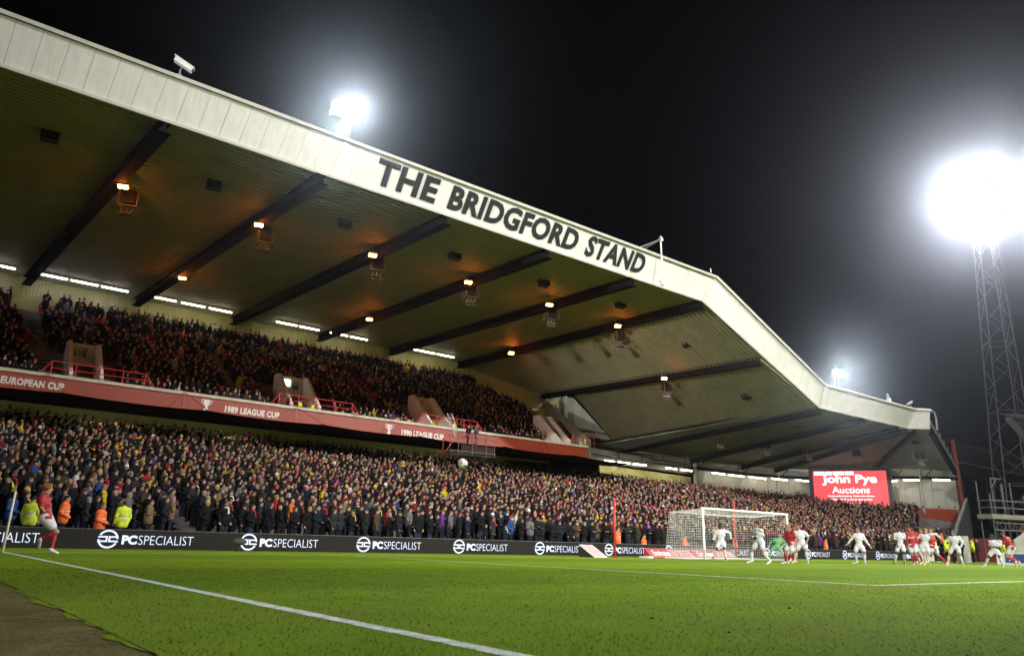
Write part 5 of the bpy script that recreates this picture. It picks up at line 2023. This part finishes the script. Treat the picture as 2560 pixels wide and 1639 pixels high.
player('P12', 'dark skinned footballer in white bracing against a red shirted opponent', 'white', 'dark', H_BLACK, B_WHITE, (-.5, -.85), 'L', None, False, 'curly')
player('P13', 'bearded footballer in red pushing an opponent at the right edge', 'red', 'fair', H_BROWN, B_WHITE, (-.98, .15), 'L', None, False, beard=H_BROWN, arms=(-1, 1))
b, s, J = player('corner', 'ginger haired footballer in red running beside the corner flag', 'red', 'pale', H_GINGER, B_WHITE, (.98, .18), 'L', None, False, 'curly', h=.0115, knee='F')
for q in ('L', 'R'):
    pass

# ------------------------------------------------------------------ crowd people
M_CLOTH = mat('crowd_cloth', (.1, .1, .1), .85, var=.25, scale=9, objcol=True, spec=.15)
M_SKINO = mat('crowd_skin', (.4, .3, .2), .6, var=.08, scale=16, objcol=True)
M_HAIRO = mat('crowd_hair', (.1, .1, .1), .85, var=.3, scale=45, objcol=True)
COATS = [('black', (.008, .008, .009), 52), ('dark navy', (.012, .014, .024), 18), ('charcoal', (.024, .024, .026), 13), ('olive green', (.04, .04, .018), 6), ('brown', (.07, .045, .025), 4),
         ('grey', (.13, .13, .13), 4), ('red', (.30, .02, .025), 2.6), ('white', (.5, .5, .48), 1.6), ('yellow', (.55, .40, .02), 2.2), ('blue', (.025, .06, .20), 2), ('tan', (.18, .13, .065), 2.4), ('maroon', (.14, .015, .03), 2.5), ('purple', (.12, .04, .2), .6), ('orange', (.6, .16, .03), .4)]
HAIRS = [('dark hair', (.014, .011, .009), 40), ('brown hair', (.05, .028, .014), 28), ('grey hair', (.25, .24, .22), 9), ('blond hair', (.26, .17, .07), 7), ('ginger hair', (.20, .07, .02), 2)]
HATS = [('black', (.012, .012, .013), 46), ('grey', (.2, .2, .2), 12), ('red', (.45, .02, .03), 15), ('white', (.65, .65, .62), 6), ('navy', (.015, .02, .05), 14), ('yellow', (.6, .40, .03), 7), ('olive', (.06, .06, .03), 4), ('pink', (.55, .16, .2), 2), ('green', (.02, .18, .07), 2)]
SKN = [('pale', (.44, .255, .18), 45), ('fair', (.37, .21, .145), 32), ('tan', (.32, .17, .11), 12), ('brown', (.13, .065, .04), 7), ('dark', (.045, .024, .017), 4)]


def pick(L):
    return rnd.choices(L, [w[2] for w in L])[0]


# detailed template figure, facing -y, standing on z = 0, 1.75 m tall
TH = .021


def spec_body():
    g = SDF((-.36, -.34, -.03), (.36, .30, 1.85), .019)
    at = head_sdf(g, (0, -.02, 1.63), (0, -1, -.05))
    g.cap((0, 0, 1.56), (0, .01, 1.45), .052, .058, .03)
    g.cap((-.08, 0, 1.32), (.08, 0, 1.32), .13, None, .05)
    g.cap((0, 0, 1.3), (0, 0, .95), .13, .13, .05)
    for s in (-1, 1):
        g.cap((s * .1, 0, .92), (s * .11, 0, .06), .08, .045, .04)
        g.cap((s * .11, 0, .05), (s * .12, -.15, .035), .042, .036, .02)
    return g, at


def spec_parts(arm):
    """body, coat, trousers for one way of holding the arms"""
    g, at = spec_body()
    coat = SDF((-.42, -.46, .5), (.42, .30, 1.95), .020)
    coat.cap((-.10, .01, 1.33), (.10, .01, 1.33), .155, None, .05, ((0, 1, 0), 1.12))
    coat.cap((-.08, .01, 1.0), (.08, .01, 1.0), .155, None, .05, ((0, 1, 0), 1.05))
    coat.cap((0, .01, 1.33), (0, .01, 1.0), .17, .175, .05, ((0, 1, 0), 1.1))
    coat.cap((-.06, .01, .86), (.06, .01, .86), .16, .16, .05, ((0, 1, 0), 1.05))
    coat.cap((0, .02, 1.44), (0, .015, 1.49), .085, .078, .03)
    for s in (-1, 1):
        S = np.array((s * .19, .01, 1.41))
        coat.cap((s * .06, .01, 1.45), S, .075, .078, .05)
        if arm == 'down':
            E, Wr = np.array((s * .27, .03, 1.14)), np.array((s * .25, -.06, .90))
        elif arm == 'pocket':
            E, Wr = np.array((s * .29, .05, 1.13)), np.array((s * .17, -.14, .98))
        elif arm == 'crossed':
            E, Wr = np.array((s * .26, -.04, 1.15)), np.array((-s * .07, -.20, 1.17 + .03 * s))
        elif arm == 'clasp':
            E, Wr = np.array((s * .26, -.02, 1.13)), np.array((s * .05, -.22, 1.03))
        elif arm == 'phone':
            if s > 0:
                E, Wr = np.array((.24, -.12, 1.20)), np.array((.12, -.26, 1.42))
            else:
                E, Wr = np.array((-.28, .03, 1.14)), np.array((-.25, -.06, .9))
        else:
            if s > 0:
                E, Wr = np.array((.34, -.05, 1.52)), np.array((.30, -.10, 1.78))
            else:
                E, Wr = np.array((-.26, -.02, 1.13)), np.array((-.06, -.20, 1.1))
        coat.cap(S, E, .078, .062, .04)
        coat.cap(E, Wr, .062, .048, .03)
        hd = unit(Wr - E)
        n = unit(np.cross(hd, (1, 0, 0)))
        if arm != 'pocket':
            g.cap(S, Wr, .04, .03, .02) if arm == 'none' else None
            g.cap(E, Wr, .035, .027, .02)
            g.cap(S, E, .05, .036, .02)
            hand_sdf(g, Wr, hd, n, .0125, s)
    coat.plane((0, 0, .74), (0, 0, -1))
    ax = [coat.lo[i] + coat.h * np.arange(coat.n[i]) for i in range(3)]
    X, Y, Z = np.meshgrid(*ax, indexing='ij')
    coat.F += (.005 * np.sin(Z * 62 + 3 * np.sin(X * 9)) * np.cos(X * 11)).astype(np.float32)
    tr = SDF((-.3, -.2, .02), (.3, .2, 1.0), .026)
    for s in (-1, 1):
        tr.cap((s * .09, .01, .88), (s * .11, .01, .1), .10, .066, .05)
    body = g.mesh('person', [M_SKINO, M_EYE, M_LIP])
    paint_face(body, at)
    return body, coat.mesh('coat', M_CLOTH), tr.mesh('trousers', M_CLOTH)


ARMS = ['down', 'pocket', 'crossed', 'clasp', 'phone', 'raised']
SPEC = {a: spec_parts(a) for a in ARMS}
HAIRM = {s: hair_mesh((0, -.02, 1.63), np.array((0, -1, -.05)), M_HAIRO, s, .024) for s in ('short', 'crop', 'long', 'beanie', 'cap', 'curly')}
_g = SDF((-.25, -.25, 1.2), (.25, .25, 1.65), .018)
_g.cap((-.05, -.02, 1.465), (.05, -.02, 1.465), .088, None, .03)
_g.plane((0, 0, 1.50), (0, 0, 1))
_g.cap((.045, -.12, 1.44), (.06, -.185, 1.12), .045, .05, .03, ((0, 1, 0), 2.0))
SCARF = _g.mesh('scarf', M_CLOTH)
_g = SDF((-.25, -.25, 1.2), (.25, .30, 1.9), .02)
_g.ell((0, -.0, 1.65), (.118, .128, .14), None, .01)
_g.cap((0, .03, 1.5), (0, .06, 1.46), .12, .12, .05)
_g.ell((0, -.12, 1.64), (.078, .12, .105), None, .02, True)
HOOD = _g.mesh('hood', M_CLOTH)
_g = SDF((-.12, -.2, 1.5), (.12, .1, 1.7), .013)
_g.ell((0, -.055, 1.57), (.066, .076, .05), None, .01)
MASK = _g.mesh('face_mask', M_CLOTH)
# high visibility coat with bands
M_BANDS = mat('reflective_band', (.60, .62, .62), .25, .2)


def part(name, me, parent, col):
    o = bpy.data.objects.new(name, me)
    COL.objects.link(o)
    o.parent = parent
    o.color = (*col, 1)
    return o


def spectator(x, y, z, yaw, label, group, coat=None, trs=(.012, .013, .018), hair=None, hat=None, sk=None, arm='down', scarf=None, hood=False, mask=None, sc=1.0, hstyle=None, band=False):
    b, c, t = SPEC[arm]
    root = bpy.data.objects.new('person', b)
    COL.objects.link(root)
    root.location = (x, y, z)
    root.rotation_euler.z = yaw
    root.scale = (sc * rnd.uniform(.96, 1.1), sc * rnd.uniform(.96, 1.1), sc)
    root.color = (*sk, 1)
    tag(root, label, 'person', group)
    part('coat', c, root, coat)
    part('trousers', t, root, trs)
    if hat is not None:
        part('hat', HAIRM[hstyle or 'beanie'], root, hat)
    elif hair is not None:
        part('hair', HAIRM[hstyle or 'short'], root, hair)
    if scarf is not None:
        part('scarf', SCARF, root, scarf)
    if hood:
        part('hood', HOOD, root, coat)
    if mask is not None:
        part('face_mask', MASK, root, mask)
    if band:
        m = MB()
        for zz in (1.02, 1.16):
            pts = [(.205 * math.cos(q * math.pi / 8), .01 + .178 * math.sin(q * math.pi / 8)) for q in range(16)]
            for (a, b_), (c_, d) in zip(pts, pts[1:] + pts[:1]):
                m.poly([(a, b_, zz), (c_, d, zz), (c_, d, zz + .05), (a, b_, zz + .05)])
        o = m.build('reflective_band', M_BANDS, root)
    return root


# ------------------------------------------------------------------ where people stand
BALL = np.array((30.0, -3.0))
AISLES = [6.9, 26.0, 44.0]
seats = []          # (x, y, z, row, s, t)
for i in range(NL):
    t = (i + .5) / NL
    # walk along the row curve
    pts = [low_pt(s, t) for s in np.linspace(0, 6, 400)]
    zs = [.22 + (low_rear_z(s) - .22) * i / (NL - 1) for s in np.linspace(0, 6, 400)]
    pts = np.array([(CX + a, CY + b) for a, b in pts])
    dl = np.r_[0, np.cumsum(np.hypot(*np.diff(pts, axis=0).T))]
    step = .60 if i < 2 else .54
    q = np.arange(rnd.random() * .3, dl[-1] - .3, step)
    xs, ys, zz = np.interp(q, dl, pts[:, 0]), np.interp(q, dl, pts[:, 1]), np.interp(q, dl, zs)
    for x, y, z in zip(xs, ys, zz):
        seats.append((x, y, z, i, 0))
for i in range(NU):
    d = UF + (UR - UF) * (i + .5) / NU
    z = ZU0 + (ZU1 - ZU0) * i / (NU - 1)
    for x in np.arange(-10 + rnd.random() * .3, 50.2, .49):
        seats.append((x + CX, d + CY, z, i, 1))


def in_view(x, y, z):
    v = Vector((x - CX, y - CY, z - CZ))
    d = v.dot(_f)
    if d <= 0:
        return None
    px, py = 1280 + FPX * v.dot(_s2) / d, 819.5 - FPX * v.dot(_u2) / d
    return px, py, d


taken = []
cand = []
for (x, y, z, row, tier) in seats:
    x += rnd.gauss(0, .09)
    y += rnd.gauss(0, .10)
    r = (x - CX) / (y - CY)
    pv = in_view(x, y, z + 1.6)
    if pv is None or pv[0] < -40 or pv[0] > 2600:
        continue
    D = y - CY
    if tier == 1:
        if any((a - 1.6) < x - CX - CX * 0 + CX < (b + 1.5) and row < 7 for a, b, _, _ in PORT):
            continue
        if any(a - .2 < x < b + .25 and 54.2 < D < 58.6 for a, b, _, _ in PORT):
            continue
        xs = x - (CX + 5.9 - (D - 54.6) / .62 * .075)
        if abs(xs) < .85:
            continue
        if any(abs(x - (CX + a - 3.0)) < .62 and D > 55.8 and D < 63.5 for a in (20.9, 33.4)):
            continue
        if rnd.random() < (.03 if row < 14 else .12):
            continue
    else:
        # empty red cover at the far right end, thin out under it
        if pv[0] > 2290 and pv[1] < 1318:
            continue
        if abs(x - (CX + 9.55 + (D - 33) * .05)) < .42 and row < 5:
            continue
        if rnd.random() < .02:
            continue
    cand.append((x, y, z, row, tier, pv))
near = sorted([c for c in cand if c[4] == 0], key=lambda c: c[5][2] + c[3] * 1.1)
NIND = 252
ind, far = near[:NIND], near[NIND:] + [c for c in cand if c[4] == 1]
ind_rows = {}
for c in ind:
    ind_rows.setdefault(c[3], []).append(c)
RN = ['front', 'second', 'third', 'fourth', 'fifth', 'sixth', 'seventh', 'eighth', 'ninth', 'tenth']


def ordn(n):
    return '%d%s' % (n, 'th' if 10 <= n % 100 <= 20 else {1: 'st', 2: 'nd', 3: 'rd'}.get(n % 10, 'th'))


def face_yaw(x, y):
    d = BALL - np.array((x, y))
    return math.atan2(d[1], d[0]) + math.pi / 2 + rnd.gauss(0, .30)


def dress():
    ck = pick(COATS)
    hk = pick(HAIRS)
    hat = pick(HATS) if rnd.random() < .20 else None
    return ck, hk, hat, pick(SKN)


for row in sorted(ind_rows):
    L = sorted(ind_rows[row], key=lambda c: c[0])
    for n, (x, y, z, _, _, pv) in enumerate(L):
        ck, hk, hat, sk = dress()
        style = None
        words = ''
        if hat:
            style = 'cap' if rnd.random() < .22 else 'beanie'
            words = '%s %s' % (hat[0], 'cap' if style == 'cap' else 'bobble hat')
        elif rnd.random() < .07:
            words = 'shaved head'
            hk = None
        else:
            style = rnd.choices(['short', 'crop', 'long', 'curly'], [55, 20, 15, 10])[0]
            words = ('long ' if style == 'long' else '') + hk[0]
        scarf = rnd.choices([None, ('red', (.45, .02, .03)), ('white', (.6, .6, .57)), ('yellow', (.55, .38, .03))], [80, 12, 5, 3])[0]
        hood = hat is None and rnd.random() < .06
        mask = (.02, .02, .022) if rnd.random() < .05 else ((.35, .45, .55) if rnd.random() < .04 else None)
        child = row == 0 and rnd.random() < .10
        arm = rnd.choices(ARMS, [30, 28, 16, 18, 5, 3])[0]
        lab = '%s in %s coat, %s%s, %s row, %s from left' % ('child' if child else 'person', ck[0], words, (', %s scarf' % scarf[0]) if scarf else '', RN[row], ordn(n + 1))
        if child:
            lab = lab.replace('child', 'short person')
        spectator(x, y, z, face_yaw(x, y), lab, 'spectators standing in the lower tier', ck[1], (.02, .025, .05) if rnd.random() < .35 else (.012, .012, .014), hk[1] if hk else None, hat[1] if hat else None, sk[1], arm, scarf[1] if scarf else None, hood, mask, (.74 if child else rnd.uniform(.94, 1.05)), style)

# ------------------------------------------------------------------ the rest of the crowd: one mesh of simple figures


def loft(rings, n):
    """rings: list of (cx, cy, z, rx, ry)"""
    V, F = [], []
    for cx, cy, z, rx, ry in rings:
        for k in range(n):
            a = 2 * math.pi * k / n + math.pi / n
            V.append((cx + rx * math.cos(a), cy + ry * math.sin(a), z))
    m = len(rings)
    for i in range(m - 1):
        for k in range(n):
            a, b = i * n + k, i * n + (k + 1) % n
            F.append((a, b, b + n, a + n))
    F.append(tuple(range((m - 1) * n, m * n)))
    return V, F


def limb(pts, rad, n=5):
    V, F = [], []
    for i, (p, r) in enumerate(zip(pts, rad)):
        p = Vector(p)
        d = (Vector(pts[min(i + 1, len(pts) - 1)]) - Vector(pts[max(i - 1, 0)]))
        q = d.to_track_quat('Z', 'Y')
        for k in range(n):
            a = 2 * math.pi * k / n
            V.append(tuple(p + q @ Vector((r * math.cos(a), r * math.sin(a), 0))))
    for i in range(len(pts) - 1):
        for k in range(n):
            a, b = i * n + k, i * n + (k + 1) % n
            F.append((a, b, b + n, a + n))
    F.append(tuple(range((len(pts) - 1) * n, len(pts) * n)))
    return V, F


def far_figure(arm, hair, seated):
    """zones: 0 skin 1 hair or hat 2 coat 3 trousers 4 scarf 5 shade under brow"""
    P_, Z_ = [], []
    dz = -.42 if seated else 0.0

    def add(vf, zone):
        P_.append(vf)
        Z_.append(zone)
    add(loft([(0, .01, .05, .17, .12), (0, .01, .8, .19, .14)], 6), 3)
    add(loft([(0, .02, .78, .20, .15), (0, .01, 1.05, .215, .15), (0, .01, 1.30, .235, .15), (0, .01, 1.42, .20, .12), (0, .01, 1.49, .09, .085), (0, .01, 1.535, .068, .075)], 8), 2)
    add(loft([(0, .0, 1.46, .055, .055), (0, -.02, 1.53, .058, .066), (0, -.035, 1.57, .068, .088), (0, -.03, 1.65, .076, .100), (0, -.02, 1.72, .066, .088), (0, -.015, 1.75, .03, .04)], 8), 0)
    # brow shade and mouth as small proud patches
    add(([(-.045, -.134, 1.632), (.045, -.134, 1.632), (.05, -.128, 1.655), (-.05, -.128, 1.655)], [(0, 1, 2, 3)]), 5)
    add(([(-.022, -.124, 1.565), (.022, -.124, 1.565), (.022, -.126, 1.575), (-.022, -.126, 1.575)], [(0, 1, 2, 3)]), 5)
    add(loft([(0, .0, 1.46, .098, .095), (0, -.01, 1.52, .088, .092), (0, -.015, 1.545, .07, .08)], 8), 4)
    if hair == 'short':
        add(loft([(0, .035, 1.60, .078, .072), (0, .02, 1.66, .086, .094), (0, .0, 1.71, .084, .106), (0, -.005, 1.76, .066, .084), (0, -.005, 1.78, .02, .03)], 8), 1)
    elif hair == 'long':
        add(loft([(0, .05, 1.42, .08, .05), (0, .045, 1.58, .094, .075), (0, .02, 1.67, .092, .098), (0, .0, 1.72, .088, .110), (0, -.005, 1.77, .06, .08)], 8), 1)
    elif hair == 'hat':
        add(loft([(0, -.012, 1.665, .088, .112), (0, -.012, 1.72, .090, .114), (0, -.005, 1.79, .06, .075), (0, 0, 1.83, .03, .03)], 8), 1)
    elif hair == 'hood':
        add(loft([(0, .05, 1.45, .12, .09), (0, .035, 1.6, .11, .105), (0, .02, 1.72, .10, .11), (0, .01, 1.79, .05, .06)], 8), 2)
    for s in (-1, 1):
        S = (s * .20, .01, 1.40)
        if arm == 0:
            E, Wr = (s * .28, .04, 1.13), (s * .22, -.10, .95)
        elif arm == 1:
            E, Wr = (s * .27, -.03, 1.14), (-s * .03, -.21, 1.16)
        elif arm == 2:
            E, Wr = (s * .27, -.05, 1.14), (s * .06, -.24, 1.22)
        else:
            E, Wr = ((.34, -.06, 1.5), (.30, -.12, 1.76)) if s > 0 else ((-.27, -.02, 1.14), (-.05, -.22, 1.1))
        add(limb([S, E, Wr], [.075, .06, .045]), 2)
        if arm == 0:
            continue
        W_ = Vector(Wr)
        d = (W_ - Vector(E)).normalized()
        add(limb([tuple(W_), tuple(W_ + d * .09)], [.036, .03], 4), 0)
    V, F, C = [], [], []
    for (v, f), z in zip(P_, Z_):
        n = len(V)
        V += [(a, b, c + dz) for a, b, c in v]
        F += [tuple(i + n for i in q) for q in f]
        C += [z] * len(v)
    return np.array(V, np.float32), F, np.array(C)


FIG = {}
for a in range(4):
    for hr in ('short', 'long', 'hat', 'hood', 'bald'):
        for st in (0, 1):
            FIG[(a, hr, st)] = far_figure(a, hr, st)
allV, allC, LI, LS = [], [], [], []
nv = 0
for (x, y, z, row, tier, pv) in far:
    ck, hk, hat, sk = dress()
    hr = rnd.choices(['short', 'long', 'bald', 'hood'], [76, 12, 8, 4])[0]
    if hat is not None:
        hr = 'hat'
    a = rnd.choices([0, 1, 2, 3], [66, 18, 15, 1])[0]
    st = 1 if (tier == 1 and row < 15 and rnd.random() < .93) else 0
    V, F, C = FIG[(a, hr, st)]
    yw = face_yaw(x, y)
    s = rnd.uniform(.93, 1.06)
    ca, sa = math.cos(yw), math.sin(yw)
    p = V * s
    lean = rnd.gauss(0, .03)
    q = np.empty_like(p)
    q[:, 0] = p[:, 0] * ca - p[:, 1] * sa + x + lean * p[:, 2]
    q[:, 1] = p[:, 0] * sa + p[:, 1] * ca + y
    q[:, 2] = p[:, 2] + z
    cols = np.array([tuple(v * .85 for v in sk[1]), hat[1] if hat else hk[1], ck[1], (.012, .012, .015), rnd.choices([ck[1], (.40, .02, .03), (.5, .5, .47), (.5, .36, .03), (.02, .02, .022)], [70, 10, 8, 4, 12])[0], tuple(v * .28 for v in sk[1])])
    cols[2] = cols[2] * rnd.uniform(.4, .85)
    if hat is not None and rnd.random() < .35 or rnd.random() < .06:
        # a club scarf shows as a lighter collar on the coat
        pass
    allV.append(q)
    allC.append(cols[C])
    for f in F:
        LS.append(len(f))
        LI.extend([i + nv for i in f])
    nv += len(V)
allV, allC = np.concatenate(allV), np.concatenate(allC)
me = bpy.data.meshes.new('crowd')
me.vertices.add(len(allV))
me.vertices.foreach_set('co', allV.ravel().astype(np.float32))
me.loops.add(len(LI))
me.loops.foreach_set('vertex_index', np.array(LI, np.int32))
me.polygons.add(len(LS))
me.polygons.foreach_set('loop_start', np.r_[0, np.cumsum(LS)[:-1]].astype(np.int32))
ca = me.color_attributes.new('person_colour', 'FLOAT_COLOR', 'POINT')
ca.data.foreach_set('color', np.c_[allC, np.ones(len(allC))].ravel().astype(np.float32))
me.materials.append(mat('crowd_colours', (.1, .1, .1), .85, spec=.15, attr='person_colour', var=.2, scale=8))
me.update()
me.shade_smooth()
tag(link('crowd', me), 'dense crowd of spectators filling both tiers of the stand', 'crowd', kind='stuff')
print('crowd', len(far), 'tris', sum(n - 2 for n in LS))

# ------------------------------------------------------------------ stewards, photographers, camera operator
FLY, ORG, YEL, BLK = (.62, .72, .05), (.85, .17, .05), (.75, .58, .02), (.012, .012, .014)


def steward(r, D, z, yaw, label, coat, hat=None, hair=(.014, .011, .009), arm='down', sc=1.0, grp='stewards by the crowd', band=True, sk=(.42, .24, .17), trs=(.012, .013, .02), mask=None):
    p = P(r, D, Z=z)
    return spectator(p.x, p.y, z, yaw, label, grp, coat, trs, hair, hat, sk, arm, None, False, mask, sc, None if hat is None else 'beanie', band)


steward(.116, 32.2, 0, 2.6, 'steward in fluorescent yellow coat and black hat, left of the running footballer', FLY, BLK)
steward(.148, 32.3, .1, 1.2, 'steward in orange coat just right of the running footballer', ORG, arm='pocket')
steward(.186, 32.2, -.12, .9, 'steward with long fair hair in orange coat facing right, beside the stairs', ORG, hair=(.2, .12, .05), arm='clasp')
o = steward(.209, 32.3, .02, 3.5, 'steward in yellow and blue waistcoat standing with back turned', FLY, arm='down', hair=(.06, .04, .02))
for i, (r, n) in enumerate(((.229, 'leftmost'), (.274, 'second from left'), (.424, 'third from left'), (.870, 'fourth from left'), (1.01, 'rightmost'))):
    steward(r, 32.1, -.98, 0.6, 'steward in yellow coat sitting low behind the LED board, %s' % n, YEL if i < 4 else FLY, BLK if i < 2 else None, grp='yellow coated stewards sitting behind the LED board', band=False)
for i, (r, lab) in enumerate(((1.045, 'steward in orange coat beside the red net pole'), (1.115, 'steward in orange coat bending, right of the red net pole'), (1.235, 'steward in orange coat seen through the goal net'), (1.40, 'steward in orange coat behind the far half of the goal net'), (1.76, 'steward in orange coat behind the footballer with arms held out'))):
    steward(r, 32.3, (-.1, -.45, -.4, -.25, -.2)[i], .5, lab, ORG, arm=('down', 'clasp', 'crossed', 'pocket', 'down')[i])
# upper tier stewards at the portals
for r, D, z, lab, c, hat, st in ((.137, 55.0, 9.0, 'steward in yellow jacket in the mouth of the leftmost exit portal', FLY, BLK, 1), (.157, 55.2, 9.0, 'steward in orange vest in the mouth of the leftmost exit portal', ORG, BLK, 1),
                                 (.395, 54.6, 9.25, 'man in black at the rail of the second exit portal', BLK, None, 0), (.412, 55.2, 9.2, 'steward in yellow jacket leaning inside the second exit portal', FLY, BLK, 0), (.432, 54.8, 9.1, 'steward in yellow jacket at the right wall of the second exit portal', FLY, BLK, 0),
                                 (.634, 56.2, 9.6, 'steward with only the head showing inside the third exit portal', FLY, BLK, 0), (.672, 54.5, 9.15, 'steward in yellow jacket above the camera platform', FLY, BLK, 0),
                                 (.924, 54.6, 9.2, 'steward in yellow vest sitting below the last exit portal', FLY, None, 1), (.953, 54.6, 9.3, 'person in pale top at the rail right of the last exit portal', (.4, .36, .36), None, 0), (.966, 54.3, 9.4, 'steward in yellow jacket standing at the right end of the balcony', FLY, (.3, .05, .04), 0)):
    steward(r, D, z - (.35 if st else 0), .7 if r < .9 else 0.2, lab, c, hat, grp='stewards at the exit portals of the upper tier', band=False, trs=(.02, .03, .12), sc=.95)
# camera operator with camera
op = P(.700, 48.55, Z=7.75)
spectator(op.x, op.y, 7.75, .9, 'camera operator in black with headset on the hanging platform', None, BLK, BLK, (.03, .02, .012), None, (.42, .24, .17), 'phone')
t = empty('television_camera', P(.716, 48.4, Z=8.9), R(-30), 'black television camera on a pedestal on the hanging platform', 'television camera')
m = MB()
m.box((0, 0, .15), (.3, .55, .36))
m.box((0, .12, .42), (.12, .2, .16))
m.build('camera_body', M_DARK, t)
MB().tube((0, -.25, .12), (0, -.72, .06), .13, 12, .16).build('lens', M_DARK, t)
MB().tube((0, 0, -1.1), (0, 0, 0), .07, 8).build('pedestal', M_DARK, t)
# pitchside people at the far right
for r, D, z, yaw, lab, c, a in ((2.345, 24.5, 0, .3, 'person in yellow vest by the tunnel wall, left of the white footballer', FLY, 'clasp'), (2.425, 24.0, 0, .2, 'person in yellow vest crouching over a camera right of the white footballer', FLY, 'phone'),
                                 (2.465, 23.2, -.3, .2, 'person in black kneeling with a long lens', BLK, 'phone'), (2.515, 22.6, 0, 2.7, 'person in dark jacket and jeans standing with back turned', (.02, .02, .025), 'phone'),
                                 (2.605, 23.0, 0, .4, 'person in yellow and black vest beside the white tunnel wall', FLY, 'down'), (2.845, 22.0, -.1, .3, 'person in yellow vest behind the pushing footballers', FLY, 'clasp'),
                                 (2.93, 21.0, -.35, .3, 'person in yellow vest sitting behind the blue board', FLY, 'clasp'), (2.99, 20.0, -.3, .3, 'person in orange vest at the right edge', ORG, 'down'),
                                 (2.40, 30.0, .7, .2, 'steward in orange vest standing above the photographers', ORG, 'down'), (2.64, 24.0, 0, .4, 'person in black coat beside the white tunnel wall', BLK, 'pocket')):
    p = P(r, D, Z=z)
    spectator(p.x, p.y, z, yaw, lab, 'people beside the pitch at the right', c, (.03, .05, .12) if 'jeans' in lab else BLK, (.03, .02, .012), BLK if 'black' in lab else None, (.42, .24, .17), a, None, False, None, 1.0)

# ------------------------------------------------------------------ seats left visible, and the night air
mb = MB()
for row in range(NU):
    d = UF + (UR - UF) * (row + .62) / NU
    z = ZU0 + (ZU1 - ZU0) * row / (NU - 1)
    for x in np.arange(-10, 50.2, .49):
        if any((a - 1.6) < x + CX < (b + 1.5) and row < 7 for a, b, _, _ in PORT):
            continue
        if abs(x - (5.9 - (d - 54.6) / .62 * .075)) < .95 or any(abs(x - (a - 3.0)) < .75 and 55.8 < d < 63.7 for a in (20.9, 33.4)):
            continue
        mb.quads([(x + CX - .21, CY + d, z + .42), (x + CX + .21, CY + d, z + .42), (x + CX + .21, CY + d + .05, z + .8), (x + CX - .21, CY + d + .05, z + .8), (x + CX - .21, CY + d - .36, z + .45), (x + CX + .21, CY + d - .36, z + .45)], [(0, 1, 2, 3), (4, 5, 1, 0)])
tag(mb.build('seats', M_SEAT), 'red plastic seats in rows between the spectators', 'seats', kind='stuff')
m = bpy.data.materials.new('night_haze')
m.use_nodes = True
nt = m.node_tree
nt.nodes.remove(nt.nodes['Principled BSDF'])
pv_ = nt.nodes.new('ShaderNodeVolumePrincipled')
pv_.inputs['Color'].default_value = (.85, .9, 1.0, 1)
pv_.inputs['Density'].default_value = HAZE
pv_.inputs['Anisotropy'].default_value = .94
nt.links.new(pv_.outputs[0], nt.nodes['Material Output'].inputs['Volume'])
mb = MB().box((40, -30, 29), (300, 260, 60.4))
hz = mb.build('haze', m)
tag(hz, 'thin damp night haze glowing round the floodlights', 'haze', kind='stuff')
